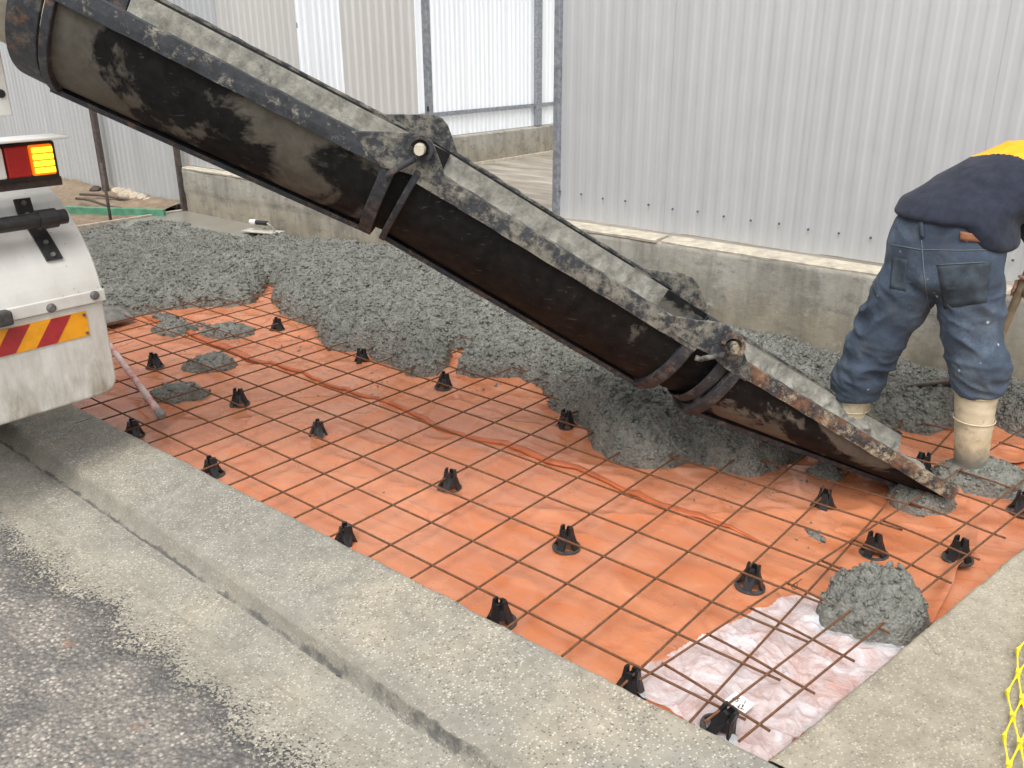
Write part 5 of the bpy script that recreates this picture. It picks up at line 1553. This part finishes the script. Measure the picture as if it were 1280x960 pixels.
drape('back_pocket', [(1171, 330), (1239, 326), (1233, 378), (1180, 386)], 10, 8, 0.002, MT['denim_dk'], jeans, bvj)
drape('back_pocket', [(1116, 320), (1134, 325), (1132, 364), (1112, 360)], 8, 8, 0.002, MT['denim_dk'], jeans, bvj)
drape('waistband', [(1112, 280), (1240, 303), (1240, 314), (1112, 294)], 16, 3, 0.003, MT['denim'], jeans, bvj)
drape('leather_patch', [(1200, 289), (1227, 294), (1227, 303), (1200, 300)], 6, 3, 0.007, MT['leather'], jeans, bvj)
drape('belt_loop', [(1150, 277), (1155, 277), (1156, 297), (1151, 297)], 2, 5, 0.008, MT['denim'], jeans, bvj)
seam('seam', [(1152, 300), (1155, 340), (1160, 380), (1164, 398)], 0.001, 0.0022, MT['stitch'], jeans, bvj)
seam('seam', [(1110, 305), (1150, 312), (1200, 313), (1245, 312)], 0.001, 0.0018, MT['stitch'], jeans, bvj)
seam('seam', [(1171, 331), (1239, 327)], 0.004, 0.0014, MT['stitch'], jeans, bvj)
# shovel held by the worker
wsh = empty('long_shovel', tuple(SH0)); tag(wsh, 'long-handled shovel held by the worker, blade in the concrete behind his legs', 'shovel')
v, f = tube([SH0 - hd * 0.0, SH0 + hd * 0.3, SH1], [0.019, 0.017, 0.016], 12); mk('handle', v, f, MT['wood'], wsh, smooth=True)
g0 = SH1; sx_ = V(0.8, 0.6, 0)
gp_ = [g0, g0 + hd * 0.03 - sx_ * 0.05, g0 + hd * 0.10 - sx_ * 0.055, g0 + hd * 0.11, g0 + hd * 0.10 + sx_ * 0.055, g0 + hd * 0.03 + sx_ * 0.05, g0]
v, f = tube(gp_, 0.012, 8); mk('grip', v, f, MT['blackmetal'], wsh, smooth=True)
b0 = onz(1196, 484, 0.10); b1 = onz(1122, 491, 0.055)
bf = unit(b1 - b0); bs = unit(np.cross(V(0, 0, 1), bf)); bu = np.cross(bf, bs)
v, f = shovel_blade(b0 - bf * 0.06, bf, bs * 0.85 + V(0, 0, 0.5), bu, np.linalg.norm(b1 - b0) + 0.06, 0.17, 0.02)
o = mk('blade', v, f, MT['blade'], wsh, smooth=True); solid(o, 0.004)
v, f = tube([b0 - bf * 0.05, (b0 + SH0) / 2 + V(0, 0, 0.01), SH0 + hd * 0.05], [0.020, 0.022, 0.020], 10); mk('socket', v, f, MT['blade'], wsh, smooth=True)
# wet concrete clinging to the right boot
dollop('concrete_puddle', V(1.20, 1.865, 0), 0.17, 0.12, 0.35, 0.10, 340, 'wet concrete clump caked around the right gumboot', lumps=0.9, zb=FZ)

# ------------------------------------------------------------------ yellow barrier net lying on the slab
net = empty('barrier_net', (1.65, 0.4, TOP)); tag(net, 'bright yellow plastic barrier net lying at the lower right edge', 'safety net')
n0 = V(1.640, 0.12, 0); nd = unit(V(-0.060, 0.58, 0)); ns = V(nd[1], -nd[0], 0)
strands = []
def np_(i, j):
    s = i * 0.095; t = j * 0.034 + (0.5 * 0.034 if i % 2 else 0)
    return n0 + nd * (s - 0.25) + ns * (t + 0.010 * math.sin(s * 7) + 0.012 * float(vn(s * 6, t * 6, 351))) + V(0, 0, TOP + 0.010 + 0.02 * abs(math.sin(s * 5 + t * 9)))
for i in range(0, 14):
    for j in range(0, 9):
        a = np_(i, j)
        for (ii, jj) in ((i + 1, j), (i + 1, j + (1 if i % 2 else -1))):
            if jj < 0 or jj > 8: continue
            b = np_(ii, jj)
            strands.append(tube([a, a + (b - a) * 0.3, a + (b - a) * 0.7, b], [0.0065, 0.0022, 0.0022, 0.0065], 6))
v, f = join(strands); tag(mk('net_strands', v, f, MT['net'], net, smooth=True), kind='stuff')

# small litter on the gutter
lt = np.random.RandomState(3)
pb_ = []
for (px, py, r) in ((310, 795, 0.006), (55, 596, 0.006), (90, 592, 0.004), (460, 712, 0.003)):
    q = onz(px, py, float(gz(-0.6)) + 0.002); pb_.append(crumb(q, r))
for k in range(60):
    q = V(lt.uniform(-1.8, 0.9), lt.uniform(-0.86, -0.15), 0)
    zz = float(gz(q[1])) if q[1] < -0.5 else TOP - 0.008
    pb_.append(crumb(V(q[0], q[1], zz + 0.001), 0.0012 + 0.0022 * lt.rand()))
v, f = join(pb_); tag(mk('grit', v, f, MT['blackmetal']), 'dark grit scattered over the kerb and gutter', 'grit', kind='stuff')
